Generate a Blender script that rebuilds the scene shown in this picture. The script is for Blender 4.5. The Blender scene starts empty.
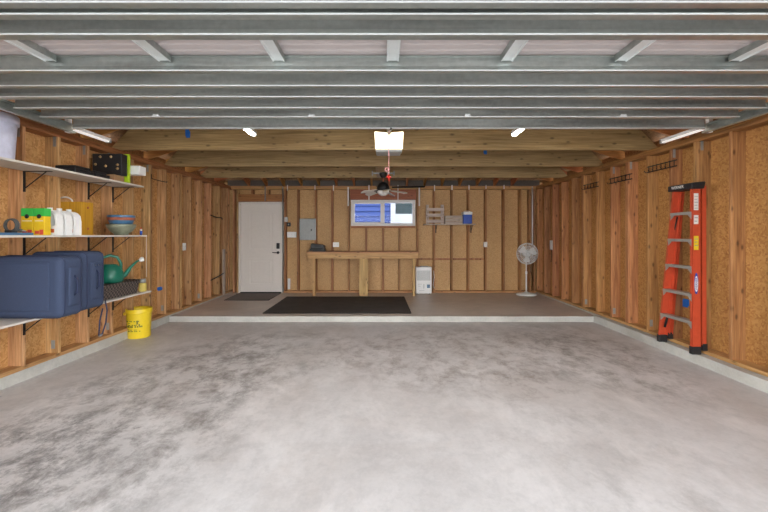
import bpy, bmesh, math, random
from mathutils import Vector, Matrix
random.seed(7)
PI = math.pi
SC = bpy.context.scene
COL = SC.collection

# ------------------------------------------------------------------ camera
F, CX, CY, ZC = 384.0, 382.0, 235.0, 1.41
cam_d = bpy.data.cameras.new('camera'); cam = bpy.data.objects.new('camera', cam_d); COL.objects.link(cam)
cam_d.sensor_width = 36.0; cam_d.lens = 36.0*F/768.0
cam_d.shift_x = (384-CX)/768.0; cam_d.shift_y = (CY-256)/768.0
cam_d.clip_start = 0.05; cam_d.clip_end = 200
cam.location = (0, 0, ZC); cam.rotation_euler = (PI/2, 0, 0)
SC.camera = cam

# ------------------------------------------------------------------ world, exposure
SC.view_settings.view_transform = 'Standard'; SC.view_settings.look = 'None'
SC.view_settings.gamma = 1.0; SC.view_settings.use_curve_mapping = False
SC.view_settings.exposure = 1.1
SKY = 4.2
W = bpy.data.worlds.new('overcast_sky'); SC.world = W; W.use_nodes = True
wb = W.node_tree.nodes['Background']
_t = W.node_tree; _tc = _t.nodes.new('ShaderNodeTexCoord'); _sx = _t.nodes.new('ShaderNodeSeparateXYZ')
_rp = _t.nodes.new('ShaderNodeValToRGB'); _t.links.new(_tc.outputs['Generated'], _sx.inputs[0]); _t.links.new(_sx.outputs[2], _rp.inputs[0])
# hazy sky, brightest low over the horizon
_rp.color_ramp.elements[0].position = 0.0; _rp.color_ramp.elements[0].color = (0.99, 1.0, 1.0, 1)
_rp.color_ramp.elements[1].position = 0.75; _rp.color_ramp.elements[1].color = (0.22, 0.24, 0.27, 1)
_e = _rp.color_ramp.elements.new(0.3); _e.color = (0.8, 0.83, 0.86, 1)
_t.links.new(_rp.outputs[0], wb.inputs[0]); wb.inputs[1].default_value = SKY
try:
    SC.cycles.max_bounces = 8; SC.cycles.diffuse_bounces = 6; SC.cycles.sample_clamp_indirect = 6.0
    SC.cycles.use_denoising = True
except Exception: pass
TUBE_POWER = 85.0      # emission of the LED tubes' lenses
OPENER_POWER = 1.5

# ------------------------------------------------------------------ materials
def sock(node, *names):
    for n in names:
        if n in node.inputs: return node.inputs[n]
class NT:
    def __init__(s, name):
        s.m = bpy.data.materials.new(name); s.m.use_nodes = True
        s.t = s.m.node_tree; s.b = s.t.nodes['Principled BSDF']
    def n(s, kind, **kw):
        nd = s.t.nodes.new(kind)
        for k, v in kw.items(): setattr(nd, k, v)
        return nd
    def l(s, a, b): s.t.links.new(a, b)
    def setin(s, node, **kw):
        for k, v in kw.items(): node.inputs[k.replace('_', ' ')].default_value = v
    def ramp(s, fac, stops):
        r = s.n('ShaderNodeValToRGB'); e = r.color_ramp.elements
        while len(e) < len(stops): e.new(0.5)
        for i, (p, c) in enumerate(stops):
            e[i].position = p; e[i].color = (c[0], c[1], c[2], 1) if not isinstance(c, (int, float)) else (c, c, c, 1)
        s.l(fac, r.inputs[0]); return r.outputs[0]
    def mix(s, fac, a, b, mode='MIX'):
        x = s.n('ShaderNodeMix', data_type='RGBA', blend_type=mode)
        for val, i in ((fac, 0), (a, 6), (b, 7)):
            if hasattr(val, 'node'): s.l(val, x.inputs[i])
            elif i == 0: x.inputs[0].default_value = val
            else: x.inputs[i].default_value = (val[0], val[1], val[2], 1)
        return x.outputs[2]
    def math(s, op, a, b=0.0, clamp=False):
        x = s.n('ShaderNodeMath', operation=op); x.use_clamp = clamp
        for i, v in enumerate((a, b)):
            if hasattr(v, 'node'): s.l(v, x.inputs[i])
            else: x.inputs[i].default_value = v
        return x.outputs[0]
    def coords(s, scale, rnd=True):
        tc = s.n('ShaderNodeTexCoord'); mp = s.n('ShaderNodeMapping')
        if rnd:
            oi = s.n('ShaderNodeObjectInfo'); vm = s.n('ShaderNodeVectorMath', operation='MULTIPLY_ADD')
            cb = s.n('ShaderNodeCombineXYZ')
            for i in range(3): s.l(oi.outputs['Random'], cb.inputs[i])
            s.l(cb.outputs[0], vm.inputs[0]); vm.inputs[1].default_value = (37.0, 53.0, 71.0)
            s.l(tc.outputs['Object'], vm.inputs[2]); s.l(vm.outputs[0], mp.inputs['Vector'])
        else: s.l(tc.outputs['Object'], mp.inputs['Vector'])
        mp.inputs['Scale'].default_value = scale
        return mp.outputs[0]
    def noise(s, vec, scale=1, detail=4, rough=0.55, dist=0.0):
        x = s.n('ShaderNodeTexNoise'); s.l(vec, x.inputs['Vector'])
        x.inputs['Scale'].default_value = scale; x.inputs['Detail'].default_value = detail
        x.inputs['Roughness'].default_value = rough; x.inputs['Distortion'].default_value = dist
        return x.outputs[0]
    def bump(s, h, strength, dist=0.01):
        b = s.n('ShaderNodeBump'); s.l(h, b.inputs['Height'])
        b.inputs['Strength'].default_value = strength; b.inputs['Distance'].default_value = dist
        s.l(b.outputs[0], s.b.inputs['Normal'])

def srgb(r, g, b):
    f = lambda v: (v/255)/12.92 if v/255 <= 0.04045 else ((v/255+0.055)/1.055)**2.4
    return (f(r), f(g), f(b))

def wood(name, c1, c2, axis='z', knots=True, rough=0.6, var=0.22, hue=0.02):
    q = NT(name)
    sc = {'x': (1.3, 22, 22), 'y': (22, 1.3, 22), 'z': (22, 22, 1.3)}[axis]
    v = q.coords(sc)
    n1 = q.noise(v, 1.0, 6, 0.68, 0.6)
    col = q.ramp(n1, [(0.32, c1), (0.5, tuple((a+b)/2 for a, b in zip(c1, c2))), (0.72, c2)])
    sc2 = {'x': (3, 90, 90), 'y': (90, 3, 90), 'z': (90, 90, 3)}[axis]
    n2 = q.noise(q.coords(sc2), 1.0, 2, 0.5)
    col = q.mix(q.ramp(n2, [(0.35, 0.4), (0.58, 0.0)]), col, tuple(x*0.45 for x in c1))
    if knots:
        kc = {'x': (5, 11, 11), 'y': (11, 5, 11), 'z': (11, 11, 5)}[axis]
        vo = q.n('ShaderNodeTexVoronoi'); q.l(q.coords(kc), vo.inputs['Vector']); vo.inputs['Scale'].default_value = 1.0
        k = q.ramp(vo.outputs['Distance'], [(0.08, 0.8), (0.15, 0.3), (0.22, 0.0)])
        col = q.mix(k, col, tuple(x*0.3 for x in c1))
    oi = q.n('ShaderNodeObjectInfo'); hs = q.n('ShaderNodeHueSaturation')
    q.l(q.math('ADD', q.math('MULTIPLY', oi.outputs['Random'], var*2), 1-var), hs.inputs['Value'])
    r2 = q.math('FRACT', q.math('MULTIPLY', oi.outputs['Random'], 17.31))
    q.l(q.math('ADD', q.math('MULTIPLY', r2, hue*2), 0.5-hue), hs.inputs['Hue'])
    q.l(col, hs.inputs['Color']); q.l(hs.outputs[0], q.b.inputs['Base Color'])
    q.b.inputs['Roughness'].default_value = rough
    q.bump(n1, 0.25, 0.004)
    return q.m

def osb(name, dark, mid, light, sc=52):
    q = NT(name)
    v = q.coords((1, 1, 1), rnd=False)
    dn = q.n('ShaderNodeTexNoise'); q.l(v, dn.inputs['Vector']); dn.inputs['Scale'].default_value = 9
    vm = q.n('ShaderNodeVectorMath', operation='MULTIPLY_ADD'); q.l(dn.outputs['Color'], vm.inputs[0])
    vm.inputs[1].default_value = (0.10, 0.10, 0.10); q.l(v, vm.inputs[2])
    vo = q.n('ShaderNodeTexVoronoi'); q.l(vm.outputs[0], vo.inputs['Vector']); vo.inputs['Scale'].default_value = sc
    sp = q.n('ShaderNodeSeparateColor'); q.l(vo.outputs['Color'], sp.inputs[0])
    n = q.noise(v, 60, 3)
    f = q.math('ADD', q.math('MULTIPLY', sp.outputs[0], 0.7), q.math('MULTIPLY', n, 0.3))
    col = q.ramp(f, [(0.12, dark), (0.45, mid), (0.85, light)])
    big = q.noise(v, 1.3, 3)
    col = q.mix(q.ramp(big, [(0.35, 0.25), (0.65, 0.0)]), col, tuple(x*0.7 for x in dark))
    q.l(col, q.b.inputs['Base Color']); q.b.inputs['Roughness'].default_value = 0.6
    q.bump(f, 0.2, 0.003)
    return q.m

def plain(name, c, rough=0.5, metal=0.0, var=0.08, scale=25, spec=None, bump=0.0):
    q = NT(name)
    n = q.noise(q.coords((1, 1, 1)), scale, 3)
    col = q.ramp(n, [(0.3, tuple(x*(1-var) for x in c)), (0.7, tuple(min(1, x*(1+var)) for x in c))])
    q.l(col, q.b.inputs['Base Color'])
    q.b.inputs['Roughness'].default_value = rough; q.b.inputs['Metallic'].default_value = metal
    if bump: q.bump(n, bump, 0.002)
    return q.m

def emit(name, c, strength):
    q = NT(name)
    q.b.inputs['Base Color'].default_value = (*c, 1)
    q.b.inputs['Emission Color'].default_value = (*c, 1); q.b.inputs['Emission Strength'].default_value = strength
    return q.m

def galv(name, base, var, rough=0.42, metal=0.55):
    q = NT(name)
    n1 = q.noise(q.coords((0.9, 9, 9)), 1.0, 4, 0.6, 0.4)
    n2 = q.noise(q.coords((30, 30, 30)), 1.0, 3)
    f = q.math('ADD', q.math('MULTIPLY', n1, 0.75), q.math('MULTIPLY', n2, 0.25))
    col = q.ramp(f, [(0.3, tuple(x*(1-var) for x in base)), (0.7, tuple(min(1, x*(1+var)) for x in base))])
    q.l(col, q.b.inputs['Base Color']); q.b.inputs['Metallic'].default_value = metal
    q.l(q.math('ADD', q.math('MULTIPLY', n1, 0.25), rough-0.12), q.b.inputs['Roughness'])
    return q.m

def concrete(name, base, stains=False, rough=0.5, var=0.1, brown=0.25):
    q = NT(name)
    v = q.coords((1, 1, 1), rnd=False)
    n = q.noise(v, 2.2, 7, 0.62, 0.5); fine = q.noise(v, 38, 4, 0.7)
    f = q.math('ADD', q.math('MULTIPLY', n, 0.7), q.math('MULTIPLY', fine, 0.3))
    col = q.ramp(f, [(0.32, tuple(x*(1-var*1.6) for x in base)), (0.52, base), (0.72, tuple(min(1, x*(1+var)) for x in base))])
    bn = q.noise(v, 0.9, 5, 0.6, 0.8)
    col = q.mix(q.ramp(bn, [(0.45, 0.0), (0.68, brown)]), col, (base[0]*0.62, base[1]*0.53, base[2]*0.46))
    r = q.math('ADD', q.math('MULTIPLY', n, 0.3), rough-0.15)
    if stains:
        tc = q.n('ShaderNodeTexCoord'); sx = q.n('ShaderNodeSeparateXYZ'); q.l(tc.outputs['Object'], sx.inputs[0])
        def blob(x0, y0, rx, ry):
            a = q.math('POWER', q.math('ABSOLUTE', q.math('DIVIDE', q.math('SUBTRACT', sx.outputs[0], x0), rx)), 2.0)
            b = q.math('POWER', q.math('ABSOLUTE', q.math('DIVIDE', q.math('SUBTRACT', sx.outputs[1], y0), ry)), 2.0)
            return q.math('SUBTRACT', 1.0, q.math('ADD', a, b), clamp=True)
        st = q.noise(q.coords((1.2, 0.9, 1), rnd=False), 3.6, 10, 0.78, 0.15)
        for (x0, y0, rx, ry, s_, lo, c) in (
            (-1.95, 3.2, 1.15, 2.5, 0.74, 0.45, (0.11, 0.095, 0.082)),
            (-1.25, 4.6, 1.2, 1.4, 0.5, 0.45, (0.14, 0.115, 0.095)),
            (-2.6, 2.3, 1.1, 0.9, 0.6, 0.46, (0.10, 0.10, 0.10)),
            (0.9, 4.6, 1.7, 1.5, 0.75, 0.46, (0.19, 0.15, 0.125)),
            (2.5, 4.6, 0.9, 1.7, 0.75, 0.45, (0.17, 0.15, 0.13)),
            (1.5, 2.7, 0.7, 1.4, 0.35, 0.50, (0.2, 0.18, 0.16))):
            k = q.math('MULTIPLY', q.ramp(st, [(lo, 0.0), (lo+0.17, s_)]), q.math('MULTIPLY', blob(x0, y0, rx, ry), 1.5, clamp=True))
            col = q.mix(k, col, c)
        mo = q.noise(q.coords((1, 0.8, 1), rnd=False), 11, 8, 0.75)
        col = q.mix(q.ramp(mo, [(0.46, 0.0), (0.62, 0.28)]), col, tuple(x*0.62 for x in base))
        sp = q.noise(v, 7, 3, 0.5)
        col = q.mix(q.ramp(sp, [(0.73, 0.0), (0.76, 0.5)]), col, (0.08, 0.075, 0.07))
        # tyre polish and pale efflorescence, each with a shape of its own
        pale = q.noise(q.coords((1.0, 0.6, 1), rnd=False), 1.7, 8, 0.7, 0.3)
        col = q.mix(q.ramp(pale, [(0.5, 0.0), (0.68, 0.35)]), col, tuple(min(1, x*1.5) for x in base))
    q.l(col, q.b.inputs['Base Color']); q.l(r, q.b.inputs['Roughness'])
    q.bump(f, 0.12, 0.004)
    return q.m

M = {}
M['stud'] = wood('stud_wood', srgb(154, 106, 64), srgb(222, 176, 126), 'z', hue=0.012, var=0.17)
M['stud_back'] = wood('back_stud_wood', srgb(138, 88, 50), srgb(194, 138, 88), 'z', hue=0.01, var=0.12)
M['plate'] = wood('plate_wood_x', srgb(176, 126, 74), srgb(212, 166, 108), 'x', hue=0.01, var=0.1)
M['top_y'] = wood('top_plate_wood_y', srgb(136, 90, 50), srgb(182, 130, 80), 'y', hue=0.01, var=0.1)
M['plate_y'] = wood('plate_wood_y', srgb(176, 130, 78), srgb(208, 164, 108), 'y', hue=0.01, var=0.1)
M['joist'] = wood('joist_wood', srgb(148, 120, 78), srgb(192, 162, 116), 'x', hue=0.008, var=0.06)
M['rafter_x'] = wood('rafter_wood_x', srgb(170, 108, 56), srgb(206, 146, 88), 'x', var=0.12)
M['rafter_y'] = wood('rafter_wood_y', srgb(170, 108, 56), srgb(206, 146, 88), 'y', var=0.12)
M['header'] = wood('header_wood', srgb(150, 92, 52), srgb(184, 124, 74), 'x', var=0.08)
M['bench'] = wood('bench_pine_x', srgb(186, 140, 86), srgb(220, 178, 122), 'x', var=0.06)
M['bench_z'] = wood('bench_pine_z', srgb(186, 140, 86), srgb(220, 178, 122), 'z', var=0.06)
M['grey_wood'] = wood('weathered_wood', srgb(178, 158, 140), srgb(214, 200, 186), 'x', var=0.08)
M['grey_wood_z'] = wood('weathered_wood_z', srgb(178, 158, 140), srgb(214, 200, 186), 'z', var=0.08)
M['osb'] = osb('osb_side', srgb(168, 120, 68), srgb(194, 146, 90), srgb(210, 166, 110))
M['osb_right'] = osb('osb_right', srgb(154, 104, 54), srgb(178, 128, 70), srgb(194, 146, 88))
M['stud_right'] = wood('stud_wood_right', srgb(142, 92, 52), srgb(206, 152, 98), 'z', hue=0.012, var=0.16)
M['osb_back'] = osb('osb_back', srgb(186, 144, 92), srgb(202, 160, 106), srgb(212, 172, 120), 70)
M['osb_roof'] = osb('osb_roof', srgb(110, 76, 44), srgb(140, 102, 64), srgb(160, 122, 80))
M['floor'] = concrete('garage_floor_concrete', srgb(196, 192, 190), stains=True, rough=0.5, brown=0.3)
M['slab'] = concrete('raised_slab_concrete', srgb(206, 196, 186), rough=0.42, var=0.16)
M['curb'] = concrete('curb_concrete', srgb(188, 187, 180), rough=0.7, var=0.16, brown=0.35)
M['drive'] = concrete('driveway_concrete', srgb(190, 190, 188), rough=0.8)
M['galv'] = galv('galvanised_steel', srgb(176, 182, 178), 0.34, 0.36, 0.8)
M['galv_lip'] = galv('galvanised_edge', srgb(228, 232, 232), 0.06, 0.4, 0.3)
M['galv_skin'] = plain('door_skin_primer', srgb(196, 186, 184), 0.6, 0.1, 0.05, 6)
M['grey_metal'] = plain('grey_enamel_metal', srgb(150, 152, 150), 0.45, 0.3)
M['white'] = plain('white_paint', srgb(226, 222, 218), 0.5, 0, 0.02)
M['door_white'] = plain('door_paint', srgb(226, 218, 210), 0.5, 0, 0.02)
M['white_plastic'] = plain('white_plastic', srgb(232, 232, 230), 0.4, 0, 0.02)
M['shelf'] = plain('shelf_board_white', srgb(206, 200, 192), 0.55, 0, 0.06, 12)
M['black'] = plain('black_metal', srgb(26, 26, 28), 0.5, 0.2, 0.1)
M['black_plastic'] = plain('black_plastic', srgb(34, 34, 36), 0.45, 0, 0.1)
M['rubber'] = plain('black_rubber_mat', srgb(54, 52, 51), 0.75, 0, 0.3, 6, bump=0.5)
M['doormat'] = plain('grey_doormat', srgb(128, 122, 118), 0.95, 0, 0.2, 60, bump=0.6)
M['orange'] = plain('orange_fibreglass', srgb(196, 76, 46), 0.45, 0, 0.06)
M['alu'] = galv('aluminium', srgb(180, 178, 172), 0.1, 0.4, 0.6)
M['yellow'] = plain('yellow_plastic', srgb(236, 206, 44), 0.38, 0, 0.04)
M['yellow_label'] = plain('yellow_label', srgb(226, 200, 40), 0.5)
M['ink'] = plain('dark_ink', srgb(96, 104, 40), 0.6)
M['navy'] = plain('navy_fabric', srgb(54, 66, 92), 0.85, 0, 0.1, 180, bump=0.5)
M['navy_dark'] = plain('navy_piping', srgb(34, 44, 74), 0.7, 0, 0.1)
M['teal'] = plain('green_plastic', srgb(24, 108, 88), 0.35, 0, 0.05)
M['amber'] = wood('amber_stained_wood', srgb(186, 116, 26), srgb(212, 146, 44), 'z', knots=False, var=0.03)
M['amber_dark'] = plain('amber_side', srgb(184, 110, 30), 0.5)
M['green_print'] = plain('green_print', srgb(54, 178, 74), 0.5)
M['yellow_print'] = plain('yellow_print', srgb(222, 184, 34), 0.5)
M['red_print'] = plain('red_print', srgb(206, 74, 60), 0.5)
M['orange_print'] = plain('orange_print', srgb(206, 96, 52), 0.5)
M['lime'] = plain('lime_plastic', srgb(178, 208, 34), 0.45)
M['gold'] = plain('gold_fitting', srgb(190, 158, 108), 0.35, 0.5)
M['blue'] = plain('blue_tape', srgb(30, 106, 200), 0.55)
M['blue_plastic'] = plain('blue_plastic', srgb(34, 74, 170), 0.4)
M['bowl_blue'] = plain('blue_glaze', srgb(72, 112, 146), 0.35, 0, 0.15)
M['bowl_green'] = plain('green_glaze', srgb(128, 132, 112), 0.4, 0, 0.15)
M['terracotta'] = plain('terracotta', srgb(160, 92, 66), 0.7)
M['bucket_grey'] = plain('lavender_plastic', srgb(200, 202, 222), 0.4)
M['red'] = plain('red_plastic', srgb(206, 44, 30), 0.4)
M['pink'] = plain('pale_pink_cord', srgb(226, 160, 160), 0.7)
M['cardboard'] = plain('cardboard', srgb(150, 116, 82), 0.8)
M['ink_black'] = plain('black_ink', srgb(24, 24, 30), 0.5)
M['mustard'] = plain('mustard_powder', srgb(196, 176, 90), 0.7)
M['siding_blue'] = plain('blue_house_paint', srgb(36, 62, 128), 0.6, 0, 0.04)
M['siding_white'] = plain('white_house_paint', srgb(160, 168, 178), 0.6, 0, 0.02)
M['dark_glass'] = plain('dark_window_glass', srgb(44, 60, 66), 0.2)
M['tube_lens'] = emit('lit_tube_lens', (1.0, 0.97, 0.93), TUBE_POWER)
M['side_lens'] = emit('dim_tube_lens', (1.0, 0.97, 0.93), 0.22)
M['opener_lens'] = emit('lit_opener_lens', (1.0, 0.84, 0.6), OPENER_POWER)
M['blade'] = plain('pale_fan_blade', srgb(224, 220, 212), 0.5)
M['frost'] = plain('frosted_bowl', srgb(226, 222, 218), 0.35)
M['cardboard_grey'] = plain('aged_grey_board', srgb(104, 98, 92), 0.8)
M['grey_tarp'] = plain('dark_grey_fabric', srgb(78, 79, 78), 0.9, 0, 0.15, 60)
# woven basket
q = NT('woven_rattan'); v = q.coords((1, 1, 1), rnd=False)
ck = q.n('ShaderNodeTexChecker'); q.l(v, ck.inputs['Vector']); ck.inputs['Scale'].default_value = 38
ck.inputs['Color1'].default_value = (*srgb(40, 35, 33), 1); ck.inputs['Color2'].default_value = (*srgb(104, 92, 86), 1)
q.l(ck.outputs['Color'], q.b.inputs['Base Color']); q.b.inputs['Roughness'].default_value = 0.7; q.bump(ck.outputs['Fac'], 0.6, 0.004); M['rattan'] = q.m
# clear glass
q = NT('clear_glass'); q.b.inputs['Base Color'].default_value = (0.1, 0.11, 0.11, 1); q.b.inputs['Roughness'].default_value = 0.02
q.b.inputs['Alpha'].default_value = 0.10; M['glass'] = q.m

# ------------------------------------------------------------------ geometry helpers
class B:
    """collects shapes for ONE mesh object"""
    def __init__(s): s.bm = bmesh.new()
    def box(s, x0, x1, y0, y1, z0, z1, bev=0.0, seg=2, rot=None, smooth=False):
        bm2 = bmesh.new(); bmesh.ops.create_cube(bm2, size=1)
        for v in bm2.verts:
            v.co = Vector(((x0+x1)/2+v.co.x*(x1-x0), (y0+y1)/2+v.co.y*(y1-y0), (z0+z1)/2+v.co.z*(z1-z0)))
        if bev: bmesh.ops.bevel(bm2, geom=bm2.edges[:], offset=bev, segments=seg, affect='EDGES', profile=0.5)
        if rot:  # (pivot, Matrix)
            for v in bm2.verts: v.co = rot[0] + rot[1] @ (v.co-rot[0])
        s._merge(bm2, smooth); return s
    def _merge(s, bm2, smooth=False):
        for f in bm2.faces: f.smooth = smooth
        me = bpy.data.meshes.new('tmp'); bm2.to_mesh(me); bm2.free(); s.bm.from_mesh(me); bpy.data.meshes.remove(me)
    def prism(s, pts, axis, a, b, bev=0.0, smooth=False):
        """extrude a 2-D outline along an axis: x -> pts are (y,z); y -> (x,z); z -> (x,y)"""
        bm2 = bmesh.new()
        mk = {'x': lambda p, t: (t, p[0], p[1]), 'y': lambda p, t: (p[0], t, p[1]), 'z': lambda p, t: (p[0], p[1], t)}[axis]
        A = [bm2.verts.new(mk(p, a)) for p in pts]; C = [bm2.verts.new(mk(p, b)) for p in pts]
        n = len(pts)
        for i in range(n): bm2.faces.new((A[i], A[(i+1) % n], C[(i+1) % n], C[i]))
        bm2.faces.new(A[::-1]); bm2.faces.new(C)
        bmesh.ops.recalc_face_normals(bm2, faces=bm2.faces[:])
        if bev: bmesh.ops.bevel(bm2, geom=bm2.edges[:], offset=bev, segments=2, affect='EDGES', profile=0.5)
        s._merge(bm2, smooth); return s
    def hull(s, pts, smooth=False, bev=0.0):
        bm2 = bmesh.new(); vs = [bm2.verts.new(p) for p in pts]
        bmesh.ops.convex_hull(bm2, input=vs)
        if bev: bmesh.ops.bevel(bm2, geom=bm2.edges[:], offset=bev, segments=2, affect='EDGES', profile=0.5)
        s._merge(bm2, smooth); return s
    def tube(s, pts, r, n=8, closed=False, caps=True):
        bm2 = bmesh.new(); P_ = [Vector(p) for p in pts]; N = len(P_); rs = r if isinstance(r, (list, tuple)) else [r]*N
        rings = []; ref = None
        for i, p in enumerate(P_):
            t = (P_[(i+1) % N]-P_[i-1]) if closed else (P_[min(i+1, N-1)]-P_[max(i-1, 0)])
            t.normalize()
            if ref is None: ref = Vector((0, 0, 1)) if abs(t.z) < 0.9 else Vector((1, 0, 0))
            u = t.cross(ref); u.normalize(); w = u.cross(t); w.normalize(); ref = w
            rings.append([bm2.verts.new(p+(u*math.cos(2*PI*k/n)+w*math.sin(2*PI*k/n))*rs[i]) for k in range(n)])
        M_ = N if closed else N-1
        for i in range(M_):
            a, b = rings[i], rings[(i+1) % N]
            for k in range(n): bm2.faces.new((a[k], a[(k+1) % n], b[(k+1) % n], b[k]))
        if caps and not closed: bm2.faces.new(rings[0][::-1]); bm2.faces.new(rings[-1])
        bmesh.ops.recalc_face_normals(bm2, faces=bm2.faces[:])
        s._merge(bm2, True); return s
    def ring(s, c, R_, r, axis='y', n=28, m=6):
        c = Vector(c); ax = {'x': ((0, 1, 0), (0, 0, 1)), 'y': ((1, 0, 0), (0, 0, 1)), 'z': ((1, 0, 0), (0, 1, 0))}[axis]
        u, w = Vector(ax[0]), Vector(ax[1])
        return s.tube([c+(u*math.cos(2*PI*i/n)+w*math.sin(2*PI*i/n))*R_ for i in range(n)], r, m, closed=True)
    def lathe(s, prof, c=(0, 0, 0), n=32, axis='z', smooth=True):
        bm2 = bmesh.new(); c = Vector(c); rings = []
        def pt(r, h, a):
            if axis == 'z': return c+Vector((r*math.cos(a), r*math.sin(a), h))
            if axis == 'y': return c+Vector((r*math.cos(a), h, r*math.sin(a)))
            return c+Vector((h, r*math.cos(a), r*math.sin(a)))
        for r, h in prof:
            rings.append([bm2.verts.new(pt(r, h, 0))] if r < 1e-6 else [bm2.verts.new(pt(r, h, 2*PI*k/n)) for k in range(n)])
        for a, b in zip(rings, rings[1:]):
            for k in range(n):
                k2 = (k+1) % n
                if len(a) == 1 and len(b) == 1: continue
                if len(a) == 1: bm2.faces.new((a[0], b[k], b[k2]))
                elif len(b) == 1: bm2.faces.new((a[k], a[k2], b[0]))
                else: bm2.faces.new((a[k], a[k2], b[k2], b[k]))
        bmesh.ops.recalc_face_normals(bm2, faces=bm2.faces[:])
        s._merge(bm2, smooth); return s
    def holed(s, outer, inner, axis, a, b):
        """plate with a hole; outer and inner are outlines with equal counts"""
        bm2 = bmesh.new(); n = len(outer)
        mk = {'x': lambda p, t: (t, p[0], p[1]), 'y': lambda p, t: (p[0], t, p[1])}[axis]
        L = {}
        for key, pts in (('o', outer), ('i', inner)):
            for t, kk in ((a, 'a'), (b, 'b')): L[key+kk] = [bm2.verts.new(mk(p, t)) for p in pts]
        for i in range(n):
            j = (i+1) % n
            bm2.faces.new((L['oa'][i], L['oa'][j], L['ia'][j], L['ia'][i])); bm2.faces.new((L['ob'][i], L['ob'][j], L['ib'][j], L['ib'][i]))
            bm2.faces.new((L['oa'][i], L['oa'][j], L['ob'][j], L['ob'][i])); bm2.faces.new((L['ia'][i], L['ia'][j], L['ib'][j], L['ib'][i]))
        bmesh.ops.recalc_face_normals(bm2, faces=bm2.faces[:])
        s._merge(bm2); return s
    def build(s, name, mat, parent=None, origin=None):
        me = bpy.data.meshes.new(name)
        o = bpy.data.objects.new(name, me); COL.objects.link(o)
        loc = Vector(origin) if origin is not None else Vector((0, 0, 0))
        pw = wloc(parent) if parent else Vector((0, 0, 0))
        # vertices are given in world space; the object sits at its origin
        for v in s.bm.verts: v.co -= (loc if origin is not None else pw)
        s.bm.to_mesh(me); s.bm.free()
        me.materials.append(M[mat])
        if parent: o.parent = parent
        o.location = (loc-pw) if origin is not None else (0, 0, 0)
        return o
def wloc(o):
    v = Vector(o.location)
    while o.parent: o = o.parent; v += Vector(o.location)
    return v
def thing(name, label, cat, loc, group=None):
    o = bpy.data.objects.new(name, None); COL.objects.link(o); o.location = loc; o.empty_display_size = 0.1
    o['label'] = label; o['category'] = cat
    if group: o['group'] = group
    return o
def tag(o, label, cat, group=None):
    o['label'] = label; o['category'] = cat
    if group: o['group'] = group
    return o
def struct(o, label=None):
    o['kind'] = 'structure'
    if label: o['label'] = label
    return o
def bx(name, mat, parent, x0, x1, y0, y1, z0, z1, bev=0.0, origin=None, seg=2, smooth=False):
    return B().box(x0, x1, y0, y1, z0, z1, bev, seg, smooth=smooth).build(name, mat, parent, origin)
def lettering(text, size, mat, parent, loc, rot, depth=0.0008, name='lettering'):
    cu = bpy.data.curves.new('t', 'FONT'); cu.body = text; cu.size = size; cu.extrude = depth; cu.align_x = 'CENTER'; cu.align_y = 'CENTER'
    to = bpy.data.objects.new('t', cu); COL.objects.link(to)
    bpy.context.view_layer.update()
    me = bpy.data.meshes.new_from_object(to.evaluated_get(bpy.context.evaluated_depsgraph_get()))
    bpy.data.objects.remove(to); bpy.data.curves.remove(cu)
    o = bpy.data.objects.new(name, me); COL.objects.link(o); me.materials.clear(); me.materials.append(M[mat])
    o.parent = parent; o.location = Vector(loc)-wloc(parent); o.rotation_euler = rot
    return o
def arc(c, r, a0, a1, n, plane='xz', r2=None):
    out = []; r2 = r2 or r
    for i in range(n+1):
        a = a0+(a1-a0)*i/n; u, w = r*math.cos(a), r2*math.sin(a)
        out.append({'xz': (c[0]+u, c[1], c[2]+w), 'yz': (c[0], c[1]+u, c[2]+w), 'xy': (c[0]+u, c[1]+w, c[2])}[plane])
    return out
def X(px, d): return (px-CX)*d/F
def Z(py, d): return ZC-(py-CY)*d/F

XL, XR, YB = -3.45, 3.52, 8.76           # stud faces
OL, OR, OB = XL-0.14, XR+0.14, YB+0.14   # sheathing faces
PT = 2.53                                 # top of the plates
STEP, SLAB = 6.23, 0.09

# ------------------------------------------------------------------ setting: ground, floor, slab
struct(bx('ground', 'drive', None, -14, 14, -10, 0.75, -0.12, -0.01))
struct(bx('yard', 'drive', None, -14, 14, 9.3, 22, -0.3, -0.15))
struct(bx('floor', 'floor', None, OL, OR, 0.75, STEP, -0.12, 0.0))
struct(bx('raised_slab', 'slab', None, OL, OR, STEP+0.012, OB, -0.12, SLAB, 0.0))
struct(bx('trim_1', 'curb', None, XL, XR, STEP-0.006, STEP+0.03, 0.0, SLAB+0.002, 0.004))
struct(bx('curb_left', 'curb', None, OL-0.1, XL-0.01, 0.75, 8.95, -0.1, 0.11, 0.004))
struct(bx('curb_right', 'curb', None, XR-0.09, OR+0.1, 0.75, STEP, -0.1, 0.108, 0.004))
struct(bx('curb_right', 'curb', None, XR-0.01, OR+0.1, STEP, 8.95, -0.1, 0.11, 0.0))

# ------------------------------------------------------------------ side walls
def stud(parent, x0, x1, y0, y1, z0, z1, mat='stud', name='stud'):
    return bx(name, mat, parent, x0, x1, y0, y1, z0, z1, 0.003, origin=((x0+x1)/2, (y0+y1)/2, z0), seg=1)
wl = struct(bx('wall_left', 'osb', None, OL-0.012, OL, 0.75, OB+0.02, 0.11, PT))
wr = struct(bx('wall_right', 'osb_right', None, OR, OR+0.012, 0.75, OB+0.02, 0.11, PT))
for (w, xi, xo) in ((wl, XL, OL), (wr, XR, OR)):
    a, b = min(xi, xo), max(xi, xo)
    bx('sole_plate', 'plate_y', w, a, b, 0.9, 8.9, 0.112, 0.15, 0.002, origin=(a, 0.9, 0.11))
    bx('top_plate', 'top_y', w, a, b, 0.9, 8.9, PT-0.076, PT-0.038, 0.002, origin=(a, 0.9, 2.4))
    bx('top_plate', 'top_y', w, a, b, 0.9, 8.9, PT-0.038, PT, 0.002, origin=(a, 0.9, 2.5))
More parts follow.
